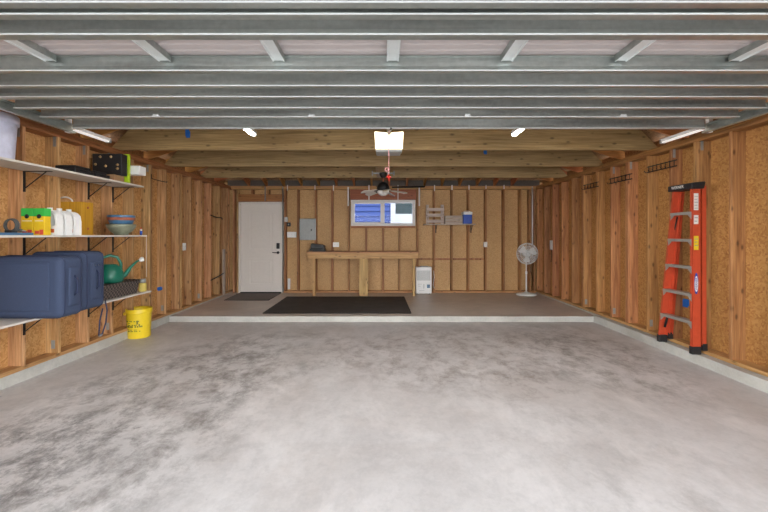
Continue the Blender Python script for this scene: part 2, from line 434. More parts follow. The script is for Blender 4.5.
ds = [4.90+0.406*k for k in range(-9, 10)]
for d in ds:
    if d+0.04 < 8.9: stud(wl, OL, XL, d, d+0.038, 0.15, PT-0.076)
for d in (5.69, 6.55): stud(wl, OL+0.05, XL, d+0.04, d+0.078, 0.15, PT-0.076)
stud(wl, OL, XL, 8.66, 8.70, 0.15, PT-0.076)
dr = [3.862+0.4055*k for k in range(-7, 13)]
for d in dr:
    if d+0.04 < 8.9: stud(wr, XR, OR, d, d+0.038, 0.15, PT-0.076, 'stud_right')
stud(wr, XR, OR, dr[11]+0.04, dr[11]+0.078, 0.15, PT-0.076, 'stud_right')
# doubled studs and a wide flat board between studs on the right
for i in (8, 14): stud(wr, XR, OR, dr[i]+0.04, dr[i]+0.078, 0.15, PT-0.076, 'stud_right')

# ------------------------------------------------------------------ back wall with door and window openings
s_b = F/YB
DX0, DX1, DZ1 = X(240, YB), X(282, YB), Z(203, YB)
WX0, WX1, WZ0, WZ1 = X(351, YB), X(415.3, YB), Z(225.9, YB), Z(199.9, YB)
m = B()
for (a, b, c, e) in ((OL-0.1, OL, SLAB, PT+0.1), (OR, OR+0.1, SLAB, PT+0.1), (OL, DX0-0.02, SLAB, PT), (DX0-0.02, DX1+0.02, DZ1+0.02, PT), (DX1+0.02, WX0, SLAB, PT),
                     (WX0, WX1, SLAB, WZ0), (WX0, WX1, WZ1, PT), (WX1, OR, SLAB, PT)):
    m.box(a, b, OB, OB+0.012, c, e)
wbk = struct(m.build('wall_back', 'osb_back'))
wf = m = B()
m.box(OL-0.1, -2.72, 0.78, 0.9, 0, 3.5); m.box(2.84, OR+0.1, 0.78, 0.9, 0, 3.5); m.box(-2.72, 2.84, 0.78, 0.9, 2.3, 3.5)
struct(m.build('wall_front', 'osb'))
bx('sole_plate', 'plate', wbk, DX1+0.03, XR, YB, OB, SLAB, SLAB+0.04, 0.002, origin=(0, YB, 0))
bx('top_plate', 'plate', wbk, XL, XR, YB, OB, PT-0.076, PT-0.038, 0.002, origin=(0, YB, 2.4))
bx('top_plate', 'plate', wbk, XL, XR, YB, OB, PT-0.038, PT, 0.002, origin=(1, YB, 2.5))
T0 = SLAB+0.04
for px in (285, 297.8, 315.5, 332, 348.6, 417.8, 434.3, 452, 468.6, 486, 504, 520.6, 530, 534.5):
    x = X(px, YB); stud(wbk, x-0.019, x+0.019, YB, OB, T0, PT-0.076, 'stud_back')
for px in (350.4, 416): # jack studs beside the window
    pass
for px in (366, 383, 399.5):
    x = X(px, YB); stud(wbk, x-0.019, x+0.019, YB, OB, T0, WZ0-0.05, 'stud_back', 'cripple_stud')
bx('window_sill_plate', 'header', wbk, WX0, WX1, YB, OB, WZ0-0.045, WZ0-0.005, 0.002, origin=(WX0, YB, WZ0))
bx('window_header', 'header', wbk, WX0-0.02, WX1+0.02, YB, OB, WZ1+0.008, PT-0.078, 0.003, origin=(WX0, YB, WZ1))
bx('door_header', 'header', wbk, DX0-0.04, DX1+0.02, YB, OB, DZ1+0.03, DZ1+0.2, 0.003, origin=(DX0, YB, DZ1))
for px in (233.5, 237.3): x = X(px, YB); stud(wbk, x-0.019, x+0.019, YB, OB, SLAB, PT-0.076, 'stud')
for px in (252, 268): x = X(px, YB); stud(wbk, x-0.019, x+0.019, YB, OB, DZ1+0.21, PT-0.076, 'stud_back', 'cripple_stud')
# horizontal blocking strip seen on the right bays
for a, b in ((417.8, 434.3), (434.3, 452), (452, 468.6), (468.6, 486)):
    xa, xb = X(a, YB)+0.02, X(b, YB)-0.02
    bx('blocking', 'stud_back', wbk, xa, xb, OB-0.05, OB, Z(260, OB), Z(258, OB), 0.002, origin=(xa, OB, 1))
# tie straps at the stud heads
for px, y0, y1, w in ((287.5, 185, 191, .018), (315, 184.5, 190, .018), (333.5, 183, 191, .022), (348.2, 187, 206, .035), (369, 185, 200, .028), (398, 185, 200, .02),
                      (419.3, 187, 206, .035), (434.5, 183.5, 191, .022), (452, 184.5, 190, .03), (469, 183.5, 190, .02), (486, 184.5, 189, .02), (504, 184.5, 189, .02)):
    x = X(px, YB)
    bx('tie_strap', 'white', wbk, x-w/2, x+w/2, YB-0.006, YB, Z(y1, YB), min(PT+0.02, Z(y0, YB)), 0.001, origin=(x, YB, 2.3))
# little fastening blots (nail plates) at the feet of some side studs
for i, d in enumerate(dr):
    if i in (4, 6, 8, 10, 12, 14): bx('tie_strap', 'grey_metal', wr, XR+0.02, XR+0.06, d-0.004, d-0.001, 0.2, 0.29, origin=(XR, d, 0.2))
for i, d in enumerate(ds):
    if i in (4, 5, 7, 9, 11, 12, 15): bx('tie_strap', 'grey_metal', wl, XL-0.07, XL-0.03, d-0.004, d-0.001, 0.2, 0.29, origin=(XL, d, 0.2))
    if i in (5, 6, 7, 8, 9, 10, 11): bx('tie_strap', 'grey_metal', wl, XL-0.05, XL-0.02, d-0.004, d-0.001, PT-0.18, PT-0.06, origin=(XL, d, 2.3))
for i, d in enumerate(dr):
    if i in (8, 9, 11, 12): bx('tie_strap', 'grey_metal', wr, XR+0.02, XR+0.05, d-0.004, d-0.001, PT-0.18, PT-0.06, origin=(XR, d, 2.3))

# ------------------------------------------------------------------ roof: joists, rafters, sheathing
SL = 1/3.0
roof = B()
zr = lambda run: PT+0.15+SL*run
e = 0.012
RUN = 2.3
xl, xr, yb, yf = OL-0.06, OR+0.06, OB+0.06, 0.78
def slab4(pts): return [Vector(p) for p in pts]+[Vector(p)+Vector((0, 0, 0.015)) for p in pts]
roof.hull(slab4([(xl, yf, zr(0)), (xl, yb, zr(0)), (xl+RUN, yb-RUN, zr(RUN)), (xl+RUN, yf, zr(RUN))]))
roof.hull(slab4([(xr, yf, zr(0)), (xr, yb, zr(0)), (xr-RUN, yb-RUN, zr(RUN)), (xr-RUN, yf, zr(RUN))]))
roof.hull(slab4([(xl, yb, zr(0)), (xr, yb, zr(0)), (xr-RUN, yb-RUN, zr(RUN)), (xl+RUN, yb-RUN, zr(RUN))]))
roof.box(xl+RUN, xr-RUN, yf, yb-RUN, zr(RUN), zr(RUN)+0.015)
# eaves boards close the gap between the plates and the roof
roof.box(xl-0.02, xr+0.02, yb, yb+0.02, PT-0.05, zr(0)+0.02); roof.box(xl-0.02, xl, yf, yb, PT-0.05, zr(0)+0.02); roof.box(xr, xr+0.02, yf, yb, PT-0.05, zr(0)+0.02)
ceil = struct(roof.build('ceiling', 'osb_roof'))
for d in (2.61, 3.83, 5.05, 6.27, 7.50):
    c = 0.26
    B().prism([(OL, PT+0.002), (OR, PT+0.002), (OR-0.03, PT+0.03), (OR-0.03-c+0.01, PT+0.288), (OL+0.03+c-0.01, PT+0.288), (OL+0.03, PT+0.03)], 'y', d, d+0.045).build('joist', 'joist', ceil, origin=(0, d, PT))
k = 0
for i in range(0, 14):
    d = 0.95+0.61*i
    r_ = min(RUN, yb-d-0.05)
    if r_ < 0.3: continue
    for sgn, xe in ((1, OL-0.03), (-1, OR+0.03)):
        B().hull([(xe+sgn*t, d+dy, PT+0.004+SL*t+dz) for t in (0, r_) for dy in (0, 0.038) for dz in (0, 0.14)]).build('rafter', 'rafter_x', ceil, origin=(xe, d, PT))
x = XL+0.35
while x < XR-0.2:
    r_ = min(RUN, x-OL, OR-x)
    B().hull([(x+dx, OB+0.03-t, PT+0.004+SL*t+dz) for t in (0, r_) for dx in (0, 0.038) for dz in (0, 0.14)]).build('rafter', 'rafter_y', ceil, origin=(x, OB, PT))
    x += 0.406
bx('eaves_blocking', 'cardboard_grey', ceil, OL, OR, OB+0.035, OB+0.055, PT, PT+0.15, origin=(0, OB, PT))
bx('mounting_board', 'joist', ceil, X(376, 6.9), X(390, 6.9), 6.317, 7.498, PT, PT+0.038, 0.002, origin=(0, 6.9, PT))

# ------------------------------------------------------------------ entry door
door = struct(bx('door_1', 'door_white', None, DX0+0.02, DX1-0.02, YB+0.02, YB+0.06, SLAB+0.02, DZ1-0.02, 0.002))
def panel(z0, z1):
    a, b = X(248.5, YB), X(273.5, YB); m = B()
    m.holed([(a, z0), (b, z0), (b, z1), (a, z1)], [(a+.03, z0+.03), (b-.03, z0+.03), (b-.03, z1-.03), (a+.03, z1-.03)], 'y', YB+0.008, YB+0.021)
    m.box(a+.06, b-.06, YB+0.010, YB+0.021, z0+.06, z1-.06, 0.006)
    return m.build('door_panel', 'door_white', door)
panel(Z(250.3, YB), Z(210.5, YB)); panel(Z(285, YB), Z(258.5, YB))
m = B(); m.box(DX0-.03, DX0+.015, YB-.01, OB, SLAB, DZ1+.02); m.box(DX1-.015, DX1+.03, YB-.01, OB, SLAB, DZ1+.02); m.box(DX0-.03, DX1+.03, YB-.01, OB, DZ1-.015, DZ1+.025)
m.build('door_frame', 'door_white', door)
bx('threshold', 'black', door, DX0+.015, DX1-.015, YB-.03, YB+.1, SLAB, SLAB+.02, 0.003)
kx = X(278, YB)
kp = bx('keypad_lock', 'black_plastic', door, kx-.035, kx+.035, YB-.012, YB+.02, Z(248.8, YB), Z(243, YB), 0.008)
m = B(); m.lathe([(0, -.02), (.028, -.02), (.03, 0), (.03, .02)], (kx, YB, Z(252.6, YB)), 20, 'y'); m.tube([(kx, YB-.045, Z(252.6, YB)), (kx-.06, YB-.05, Z(252.6, YB)), (kx-.115, YB-.045, Z(252.4, YB))], .009); m.tube([(kx, YB, Z(252.6, YB)), (kx, YB-.048, Z(252.6, YB))], .009)
m.build('door_handle', 'black', door)

# ------------------------------------------------------------------ window
win = struct(bpy.data.objects.new('window_1', None)); COL.objects.link(win); win.location = ((WX0+WX1)/2, YB, WZ0)
t = 0.062
m = B().holed([(WX0, WZ0), (WX1, WZ0), (WX1, WZ1), (WX0, WZ1)], [(WX0+t, WZ0+t), (WX1-t, WZ0+t), (WX1-t, WZ1-t), (WX0+t, WZ1-t)], 'y', YB-.01, OB+.03)
m.build('window_frame', 'white', win)
mxp = X(383, YB)
bx('mullion', 'white', win, mxp-.035, mxp+.035, YB+.03, OB+.01, WZ0+t, WZ1-t, 0.003)
xa, xb, za, zb = WX0+t, mxp-.035, WZ0+t, WZ1-t
B().holed([(xa, za), (xb, za), (xb, zb), (xa, zb)], [(xa+.022, za+.022), (xb-.022, za+.022), (xb-.022, zb-.022), (xa+.022, zb-.022)], 'y', YB+.05, YB+.08).build('sliding_sash', 'white', win)
bx('pane', 'glass', win, xa+.02, xb-.02, YB+.062, YB+.066, za+.02, zb-.02)
bx('pane', 'glass', win, mxp+.03, WX1-t, YB+.1, YB+.104, za, zb)

# ------------------------------------------------------------------ neighbour's house outside the window
hs = thing('neighbouring_house', 'blue clapboard house with white trim seen through the back window', 'house', (0, 12.0, -0.15))
m = B(); z = -0.15
while z < 4.0:
    m.hull([(-5, 11.985, z), (0.27, 11.985, z), (-5, 12.04, z+.166), (0.27, 12.04, z+.166), (-5, 12.1, z), (0.27, 12.1, z), (-5, 12.1, z+.166), (0.27, 12.1, z+.166)]); z += 0.165
m.build('siding', 'siding_blue', hs)
bx('corner_board', 'siding_white', hs, 0.27, 0.42, 11.96, 12.1, -0.15, 4.0)
bx('lower_wall', 'siding_white', hs, 0.42, 5.0, 12.0, 12.1, -0.15, 2.07)
bx('dark_window', 'dark_glass', hs, 0.42, 1.0, 12.03, 12.1, 2.07, 3.0)
bx('upper_wall', 'siding_blue', hs, 1.0, 5.0, 12.02, 12.1, 2.07, 4.0)
bx('wall_body', 'siding_white', hs, -5, 5, 12.1, 14, -0.15, 4.0)

# ------------------------------------------------------------------ overhead garage door, open under the joists
gx0, gx1, gz, gs = 0.06-2.745, 0.06+2.745, 2.337, 2.42
gd = thing('garage_door', 'galvanised steel sectional garage door rolled open overhead', 'garage door', (0.06, 2.25, gz))
secs = [(1.10, 1.655), (1.66, 2.235), (2.24, 2.795), (2.80, 3.375)]
mem = [(1.14, 'rail'), (1.33, 'strut'), (1.535, 'rail'), (1.618, 'rail'), (1.78, 'strut'), (2.17, 'rail'), (2.39, 'rail'), (2.58, 'strut'), (2.805, 'rail'), (3.02, 'strut'), (3.335, 'rail')]
for (a, b) in secs:
    m = B(); n = 9; w = (b-a)/n
    pts = []
    for i in range(n):
        y = a+i*w
        pts += [(y, gs), (y+w*.35, gs), (y+w*.5, gs+.006), (y+w*.85, gs+.006)]
    pts += [(b, gs), (b, gs+.035), (a, gs+.035)]
    sec = m.prism(pts, 'x', gx0, gx1).build('door_section', 'galv_skin', gd, origin=(0.06, a, gs))
    ms = sorted([q_ for q_ in mem if a-0.04 <= q_[0] < b-0.02])
    for (y, kind) in ms:
        h0 = gz; dep = .04 if kind == 'rail' else .05
        # roll-formed channel: flange on the skin, slightly bowed web, turned lip
        prof = [(y-.012, gs), (y+dep+.012, gs), (y+dep+.012, gs-.003), (y+dep, gs-.004), (y+dep, h0+.002), (y+dep-.004, h0), (y-.008, h0), (y-.010, h0+.004), (y-.004, h0+.007), (y+.004, h0+.03), (y+.003, h0+.055), (y, gs-.006), (y-.012, gs-.004)]
        B().prism(prof, 'x', gx0, gx1).build(kind, 'galv', sec, origin=(gx0+random.random(), y, gs))
        B().box(gx0, gx1, y-.012, y-.004, h0-.003, h0+.002, .001, 1).build('edge_lip', 'galv_lip', sec, origin=(gx0, y, h0))
    for j in range(-4, 5):
        x = 0.06+j*0.64
        if abs(x-0.06) > 2.7: continue
        prev = None
        for (y, kind) in ms+[(b, 'end')]:
            st = (a if prev is None else prev+.052)
            if y-.014-st > .1 and (1.75 < st < 1.9):
                pr = [(x-.034, gs), (x+.034, gs), (x+.034, gs-.036), (x+.028, gs-.036), (x+.024, gs-.031), (x-.024, gs-.031), (x-.028, gs-.036), (x-.034, gs-.036)]
                so = B().prism(pr, 'y', st, y-.014).build('stile', 'galv', sec, origin=(x, st, gs))
                so.data.materials.append(M['galv_lip'])
                for f_ in so.data.polygons:
                    if f_.normal.z < -0.6: f_.material_index = 1  # undersides paler than sides: light and shade put into the stile colour
            prev = y
for j in (-3, -1, 1, 3):
    x = 0.06+j*0.61
    m = B().box(x-.022, x+.022, 3.0, 3.006, gz+.004, gz+.02, .002); m.tube([(x-.028, 3.004, gz+.004), (x+.028, 3.004, gz+.004)], .004)
    m.build('hinge', 'galv_lip', gd, origin=(x, 3.0, gz))
def track(x, sgn, label):
    tr = thing('door_track', label, 'door track', (x, 2.2, 2.33))
    prof = [(x-.004*sgn, 2.385), (x+.03*sgn, 2.385), (x+.03*sgn, 2.372), (x+.003*sgn, 2.378), (x+.003*sgn, 2.318), (x+.03*sgn, 2.324), (x+.03*sgn, 2.31), (x-.004*sgn, 2.31)]
    B().prism(prof, 'y', 1.25, 3.40).build('horizontal_rail', 'galv', tr)
    B().tube([(x, 1.25, 2.345), (x, 1.12, 2.32), (x, 1.02, 2.24), (x, .97, 2.12), (x, .95, 2.0)], .026, 6).build('curved_rail', 'galv', tr)
    bx('vertical_rail', 'galv', tr, x-.02, x+.02, .925, .975, 0.02, 2.02)
    xo = x-.02*sgn
    m = B().box(xo-.018, xo+.018, 3.36, 3.40, 2.31, 2.50, .002); m.box(xo-.018, xo+.018, 3.36, 3.828, 2.50, PT+.04, .002)
    m.build('hanger_angle', 'galv_lip', tr)
    bx('hanger_block', 'rafter_x', tr, xo-.05, xo+.05, 3.42, 3.46, 2.36, 2.50, .002)
track(0.06-2.80, 1, 'galvanised steel track along the left end of the overhead door')
track(0.06+2.80, -1, 'galvanised steel track along the right end of the overhead door')

# ------------------------------------------------------------------ ceiling lights
def tube_light(x, y0, y1, label, lensmat='tube_lens'):
    o = thing('tube_light', label, 'ceiling light', (x, (y0+y1)/2, PT), )
    B().prism([(x-.03, PT), (x+.03, PT), (x+.025, PT-.03), (x-.025, PT-.03)], 'y', y0, y1).build('housing', 'white_plastic', o)
    bx('lens', lensmat, o, x-.022, x+.022, y0+.02, y1-.02, PT-.046, PT-.031, .006)
    for (a, b) in ((y0-.006, y0+.018), (y1-.018, y1+.006)): bx('end_cap', 'grey_metal', o, x-.03, x+.03, a, b, PT-.05, PT-.001, .004)
tube_light(-3.18, 3.30, 4.47, 'slim white tube light under the joists beside the left wall', 'side_lens')
tube_light(3.29, 3.34, 4.51, 'slim white tube light under the joists beside the right wall', 'side_lens')
tube_light(-1.39, 2.95, 4.165, 'bright tube light peeking out left of the door opener')
tube_light(1.43, 2.95, 4.165, 'bright tube light peeking out right of the door opener')

# ------------------------------------------------------------------ garage door opener
ox = X(389, 4.1)
op = thing('garage_door_opener', 'ceiling mounted door opener with glowing lens above the ceiling fan', 'door opener', (ox, 4.1, 2.32))
m = B().box(ox-.14, ox+.14, 4.13, 4.50, 2.335, 2.50, .012); m.build('motor_housing', 'grey_metal', op)
B().prism([(ox-.145, 2.33), (ox+.145, 2.33), (ox+.155, 2.515), (ox+.06, 2.505), (ox, 2.50), (ox-.06, 2.505), (ox-.155, 2.515)], 'y', 4.09, 4.13, .008).build('light_lens', 'opener_lens', op)
bx('bottom_cover', 'grey_metal', op, ox-.14, ox+.14, 4.10, 4.20, 2.30, 2.329, .004)
bx('rail', 'black', op, ox-.018, ox+.018, .92, 4.13, 2.478, 2.51, .002)
m = B().box(ox-.12, ox-.10, 4.40, 4.42, 2.50, PT+.05, .001); m.box(ox+.10, ox+.12, 4.40, 4.42, 2.50, PT+.05, .001); m.box(ox-.12, ox+.12, 4.4, 5.05, PT+.02, PT+.05, .001)
m.build('hanging_bracket', 'grey_metal', op)
m = B().box(ox-.025, ox+.025, 3.70, 3.80, 2.44, 2.476, .004); m.build('trolley', 'black_plastic', op)
B().tube([(ox, 3.74, 2.45), (ox+.002, 3.40, 2.36), (ox+.002, 3.31, 2.325)], .009).build('door_arm', 'black', op)
B().tube([(ox-.008+.002*math.sin(i*2.1), 3.75, 2.44-i*.04) for i in range(13)], .0035, 6).build('release_cord', 'pink', op)
m = B().tube([(ox-.03, 3.75, 1.975), (ox-.008, 3.75, 1.98), (ox+.016, 3.75, 1.972)], .010, 8); m.tube([(ox-.008, 3.75, 2.0), (ox-.008, 3.75, 1.94)], .006)
m.build('release_handle', 'red', op)
B().ring((ox-.028, 3.75, 2.05), .016, .005, 'y', 14).build('cord_loop', 'pink', op)

# ------------------------------------------------------------------ ceiling fan
fx, fy = X(383.2, 6.9), 6.9
fan = thing('ceiling_fan', 'black motored ceiling fan with pale blades in front of the window', 'ceiling fan', (fx, fy, PT))
m = B().box(fx-.2, fx+.2, fy-.02, fy+.02, PT-.02, PT, .002); m.box(fx-.205, fx-.185, fy-.02, fy+.02, PT-.05, PT+.03); m.box(fx+.185, fx+.205, fy-.02, fy+.02, PT-.05, PT+.03)
m.build('hanger_bar', 'grey_metal', fan)
B().lathe([(0, -.09), (.03, -.088), (.055, -.06), (.07, -.02), (.07, 0)], (fx, fy, PT-.005)).build('canopy', 'black', fan)
B().tube([(fx, fy, PT-.08), (fx, fy, 2.34)], .013).build('downrod', 'terracotta', fan)
B().lathe([(0, 2.37), (.03, 2.365), (.07, 2.34), (.10, 2.30), (.115, 2.26), (.115, 2.235), (.1, 2.21), (0, 2.205)], (fx, fy, 0)).build('motor_housing', 'black', fan)
B().lathe([(0, 2.11), (.04, 2.115), (.08, 2.14), (.105, 2.175), (.11, 2.205), (0, 2.207)], (fx, fy, 0)).build('light_bowl', 'frost', fan)
for k in range(5):
    a = math.radians(-8+72*k)
    R3 = Matrix.Rotation(a, 3, 'Z') @ Matrix.Rotation(math.radians(9), 3, 'Y') @ Matrix.Rotation(math.radians(16), 3, 'X')
    m = B(); pts = [(.13, -.022), (.17, -.05), (.40, -.062), (.43, -.045), (.44, 0), (.43, .045), (.40, .062), (.17, .05), (.13, .022)]
    bm2 = B().prism(pts, 'z', -.004, .004).bm
    for v in bm2.verts: v.co = Vector((fx, fy, 2.225))+R3 @ v.co
    m.bm = bm2; bl = m.build('blade', 'blade', fan)
    m = B().prism([(.09, -.015), (.18, -.02), (.18, .02), (.09, .015)], 'z', -.010, -.0045)
    for v in m.bm.verts: v.co = Vector((fx, fy, 2.225))+R3 @ v.co
    m.build('blade_iron', 'black', bl)

# ------------------------------------------------------------------ things on the back wall
tag(B().tube([(X(392, 8.72), 8.735, Z(187.2, 8.72)), (X(425, 8.72), 8.735, Z(186.6, 8.72))], .02, 8).build('black_pipe', 'black', None, origin=(.5, 8.735, 2.5)), 'thin black pipe along the wall head right of the ceiling fan', 'pipe')
def outlet(name, px, py, w, h, label, cat, holes=2, mat='white_plastic', y=YB):
    x, z = X(px, y), Z(py, y)
    o = thing(name, label, cat, (x, y, z))
    bx('cover_plate', mat, o, x-w/2, x+w/2, y-.008, y+.0, z-h/2, z+h/2, .003)
    bx('box', 'grey_metal', o, x-w/2+.006, x+w/2-.006, y, y+.06, z-h/2+.006, z+h/2-.006)
    for k in range(holes):
        dx = (k-(holes-1)/2)*w/max(holes, 1) if w > h else 0; dz = 0 if w > h else (k-(holes-1)/2)*h*.4
        bx('socket', 'white' if mat != 'black_plastic' else 'grey_metal', o, x+dx-.013, x+dx+.013, y-.011, y-.008, z+dz-.014, z+dz+.014, .002)
    return o
outlet('light_switch', 286.1, 219.5, .07, .11, 'small white light switch high beside the entry door', 'light switch', 1)
outlet('control_box', 288.6, 224.5, .085, .09, 'small black control box just below the white switch', 'control box', 1, 'black_plastic')
outlet('switch_plate', 291.7, 234.7, .21, .13, 'wide white three gang switch plate right of entry door', 'switch plate', 3)
outlet('electrical_outlet', 336, 244.6, .14, .11, 'white double outlet on the wall above the workbench', 'outlet', 2)
outlet('electrical_outlet', 485.5, 244.5, .08, .12, 'white outlet on the wall right of the small back shelf', 'outlet', 2)
# electrical panel
p = thing('breaker_box', 'grey metal breaker panel set between studs beside the door', 'electrical panel', (X(308, YB), YB, Z(240, YB)))
x0, x1, z0, z1 = X(299.8, YB), X(316.2, YB), Z(240, YB), Z(218.6, YB)
bx('box', 'grey_metal', p, x0, x1, YB-.03, YB+.012, z0, z1, .004)
pd = bx('panel_door', 'grey_metal', p, x0+.03, x1-.03, YB-.042, YB-.03, z0+.035, z1-.035, .004)
bx('latch', 'black', pd, X(311.7, YB)-.012, X(311.7, YB)+.012, YB-.05, YB-.042, Z(231, YB), Z(229, YB), .002)
# conduits
def pipe(pts, r, mat, label, name='conduit', cat='conduit'):
    return tag(B().tube(pts, r, 8).build(name, mat, None, origin=pts[0]), label, cat)
pipe([(X(282.9, 8.74), 8.735, SLAB+.02), (X(282.9, 8.74), 8.735, PT-.02)], .014, 'grey_metal', 'full height grey conduit running up beside the entry door')
pipe([(X(265.2, 8.74), 8.735, DZ1+.05), (X(265.2, 8.74), 8.735, PT-.02)], .012, 'grey_metal', 'short grey conduit above the entry door')
pipe([(X(532.3, 8.74), 8.735, Z(245, 8.74)), (X(532.3, 8.74), 8.735, PT-.02)], .013, 'white', 'white conduit rising up the wall behind the pedestal fan')
pipe([(X(533, 8.74), 8.735, Z(246, 8.74)), (X(530, 8.7), 8.72, 1.0), (X(531, 8.7), 8.73, .6), (X(534, 8.7), 8.72, .35)], .006, 'black', 'dark power cord dangling near the back right corner', 'power_cord', 'cord')
bx_ = tag(bx('paper_tag', 'white', None, X(289, YB)-.03, X(289, YB)+.03, YB-.006, YB, .17, .42, .002), 'crumpled white paper strip low between door and breaker panel', 'paper')

# back shelf
sh = thing('wall_shelf', 'narrow grey wall shelf right of the window holding a small cooler', 'shelf', (1.5, YB, 1.63))
sx0, sx1 = X(424.5, 8.5), X(475.5, 8.5); sz = Z(223.8, 8.47)
bx('shelf_board', 'grey_wood', sh, sx0, sx1, 8.47, YB, sz-.02, sz, .003)
def bracket(parent, x, y, z, out, down, mat='black', dirn=(0, -1)):
    """L bracket with a diagonal; out goes along dirn from the wall"""
    m = B(); dx, dy = dirn
    def seg(p, q_, w): m.tube([p, q_], w, 6)
    a = Vector((x, y, z)); o_ = Vector((dx*out, dy*out, 0)); dn = Vector((0, 0, -down))
    w = .011
    m.box(min(a.x, a.x+dx*.008)-abs(dy)*w, max(a.x, a.x+dx*.008)+abs(dy)*w, min(a.y, a.y+dy*.008)-abs(dx)*w, max(a.y, a.y+dy*.008)+abs(dx)*w, z-down, z)
    m.box(min(a.x, a.x+dx*out)-abs(dy)*w, max(a.x, a.x+dx*out)+abs(dy)*w, min(a.y, a.y+dy*out)-abs(dx)*w, max(a.y, a.y+dy*out)+abs(dx)*w, z-.006, z)
    seg(a+dn*.85+Vector((dx*.006, dy*.006, 0)), a+o_*.8+Vector((0, 0, -.006)), .005)
    return m.build('bracket', mat, parent)
bracket(sh, X(435.8, YB), YB, sz-.02, .22, .18); bracket(sh, X(470.9, YB), YB, sz-.02, .22, .18)
# slatted wooden rack, crate, cooler on it
rk = thing('slatted_rack', 'weathered wooden slatted rack standing upright on the back shelf', 'rack', (X(435, 8.6), 8.6, sz))
rx0, rx1 = X(426.2, 8.55), X(444.3, 8.55); rt = Z(204.6, 8.55)
for (a, b) in ((rx0, rx0+.06), (rx1-.075, rx1-.01)): bx('post', 'grey_wood_z', rk, a, b, 8.56, 8.60, sz, rt, .003)
for py in (209.6, 215.2, 221.2): bx('slat', 'grey_wood', rk, rx0+.005, rx1-.005, 8.535, 8.559, Z(py+1.6, 8.55), Z(py-1.6, 8.55), .003)
#bx('back_panel', 'osb_back', rk, rx0+.01, rx1-.01, 8.605, 8.615, sz, rt-.09, .001)
cr = thing('wooden_crate', 'low weathered wooden crate between slatted rack and blue cooler', 'crate', (X(454, 8.6), 8.6, sz))
cx0, cx1, ct = X(445.3, 8.52), X(462.6, 8.52), Z(215.2, 8.52)
for yy in (8.52, 8.70):
    for k in range(3):
        z0 = sz+.005+k*(ct-sz)/3; bx('slat', 'grey_wood', cr, cx0, cx1, yy, yy+.014, z0, z0+(ct-sz)/3-.012, .002)
for xx in (cx0+.001, cx1-.021): bx('end_panel', 'grey_wood', cr, xx, xx+.02, 8.534, 8.70, sz, ct-.01, .002)
co = thing('cooler', 'small blue drinks cooler with white lid on back shelf', 'cooler', (X(467.8, 8.55), 8.6, sz))
c0, c1 = X(463.3, 8.5), X(472.3, 8.5)
B().box(c0, c1, 8.50, 8.68, sz, Z(214.2, 8.5), .02, 3).build('body', 'blue_plastic', co)
B().box(c0-.005, c1+.005, 8.495, 8.685, Z(214.4, 8.5)-.005, Z(211.8, 8.5), .012, 3).build('lid', 'white_plastic', co)
xm = (c0+c1)/2
B().tube(arc((xm, 8.59, Z(213, 8.5)), .1, .25, PI-.25, 10, 'xz', .05), .007).build('handle', 'white_plastic', co)

# ------------------------------------------------------------------ workbench
bf = 8.27
bxl, bxr, bt = X(306.7, bf), X(418.4, bf), Z(251.9, bf)
wbn = thing('workbench', 'long pale timber workbench under the window', 'workbench', ((bxl+bxr)/2, 8.5, SLAB))
bx('top', 'bench', wbn, bxl, bxr, bf-.02, YB-.01, bt-.025, bt, .003)
bx('apron', 'bench', wbn, bxl+.02, bxr, bf, bf+.038, Z(258.7, bf), bt-.026, .003, origin=(bxl, bf, bt))
for (a, b) in ((312.2, 314.9), (412.7, 415.4)): bx('leg', 'bench_z', wbn, X(a, bf), X(b, bf), bf+.04, bf+.13, SLAB, bt-.026, .003, origin=(X(a, bf), bf, SLAB))
bx('centre_post', 'bench_z', wbn, X(359.2, bf), X(367.9, bf), bf+.04, bf+.078, SLAB, bt-.026, .003, origin=(X(360, bf), bf, SLAB))
bx('back_ledger', 'bench', wbn, bxl+.02, bxr, YB-.05, YB-.011, bt-.12, bt-.026, .003, origin=(bxl, YB, bt))
# items on the bench
cs = thing('tool_case', 'black hard tool case on a folded tarp at bench left end', 'tool case', (X(318.5, 8.5), 8.5, bt+.08))
tz = bt+.068
tp = thing('folded_tarp', 'dark grey folded tarp under the tool case on the workbench', 'tarp', (X(317, 8.45), 8.45, bt))
for k, (i0, i1) in enumerate(((0, 0), (.008, -.012), (.016, -.006))):
    B().box(X(309, 8.4)+i0, X(325, 8.4)+i1, 8.36, 8.62-.01*k, bt+.001+k*.0225, bt+.022+k*.0225, .009, 3, smooth=True).build('fold', 'grey_tarp', tp)
B().prism([(X(311, 8.45), tz), (X(324.5, 8.45), tz), (X(324.7, 8.45), tz+.06), (X(322, 8.45), tz+.085), (X(311.5, 8.45), tz+.11)], 'y', 8.40, 8.58, .008).build('case_body', 'black_plastic', cs)
B().tube([(X(315, 8.45), 8.395, tz+.05), (X(316, 8.45), 8.38, tz+.055), (X(320, 8.45), 8.38, tz+.055), (X(321, 8.45), 8.395, tz+.05)], .006).build('handle', 'black', cs)
tag(B().tube([(X(308, 8.4), 8.33, bt+.012), (X(311, 8.4), 8.32, bt+.012), (X(313, 8.4), 8.33, bt+.012)], .011).build('wooden_stick', 'cardboard', None, origin=(X(308, 8.4), 8.33, bt)), 'small brown stick lying at the far left edge of workbench', 'stick')

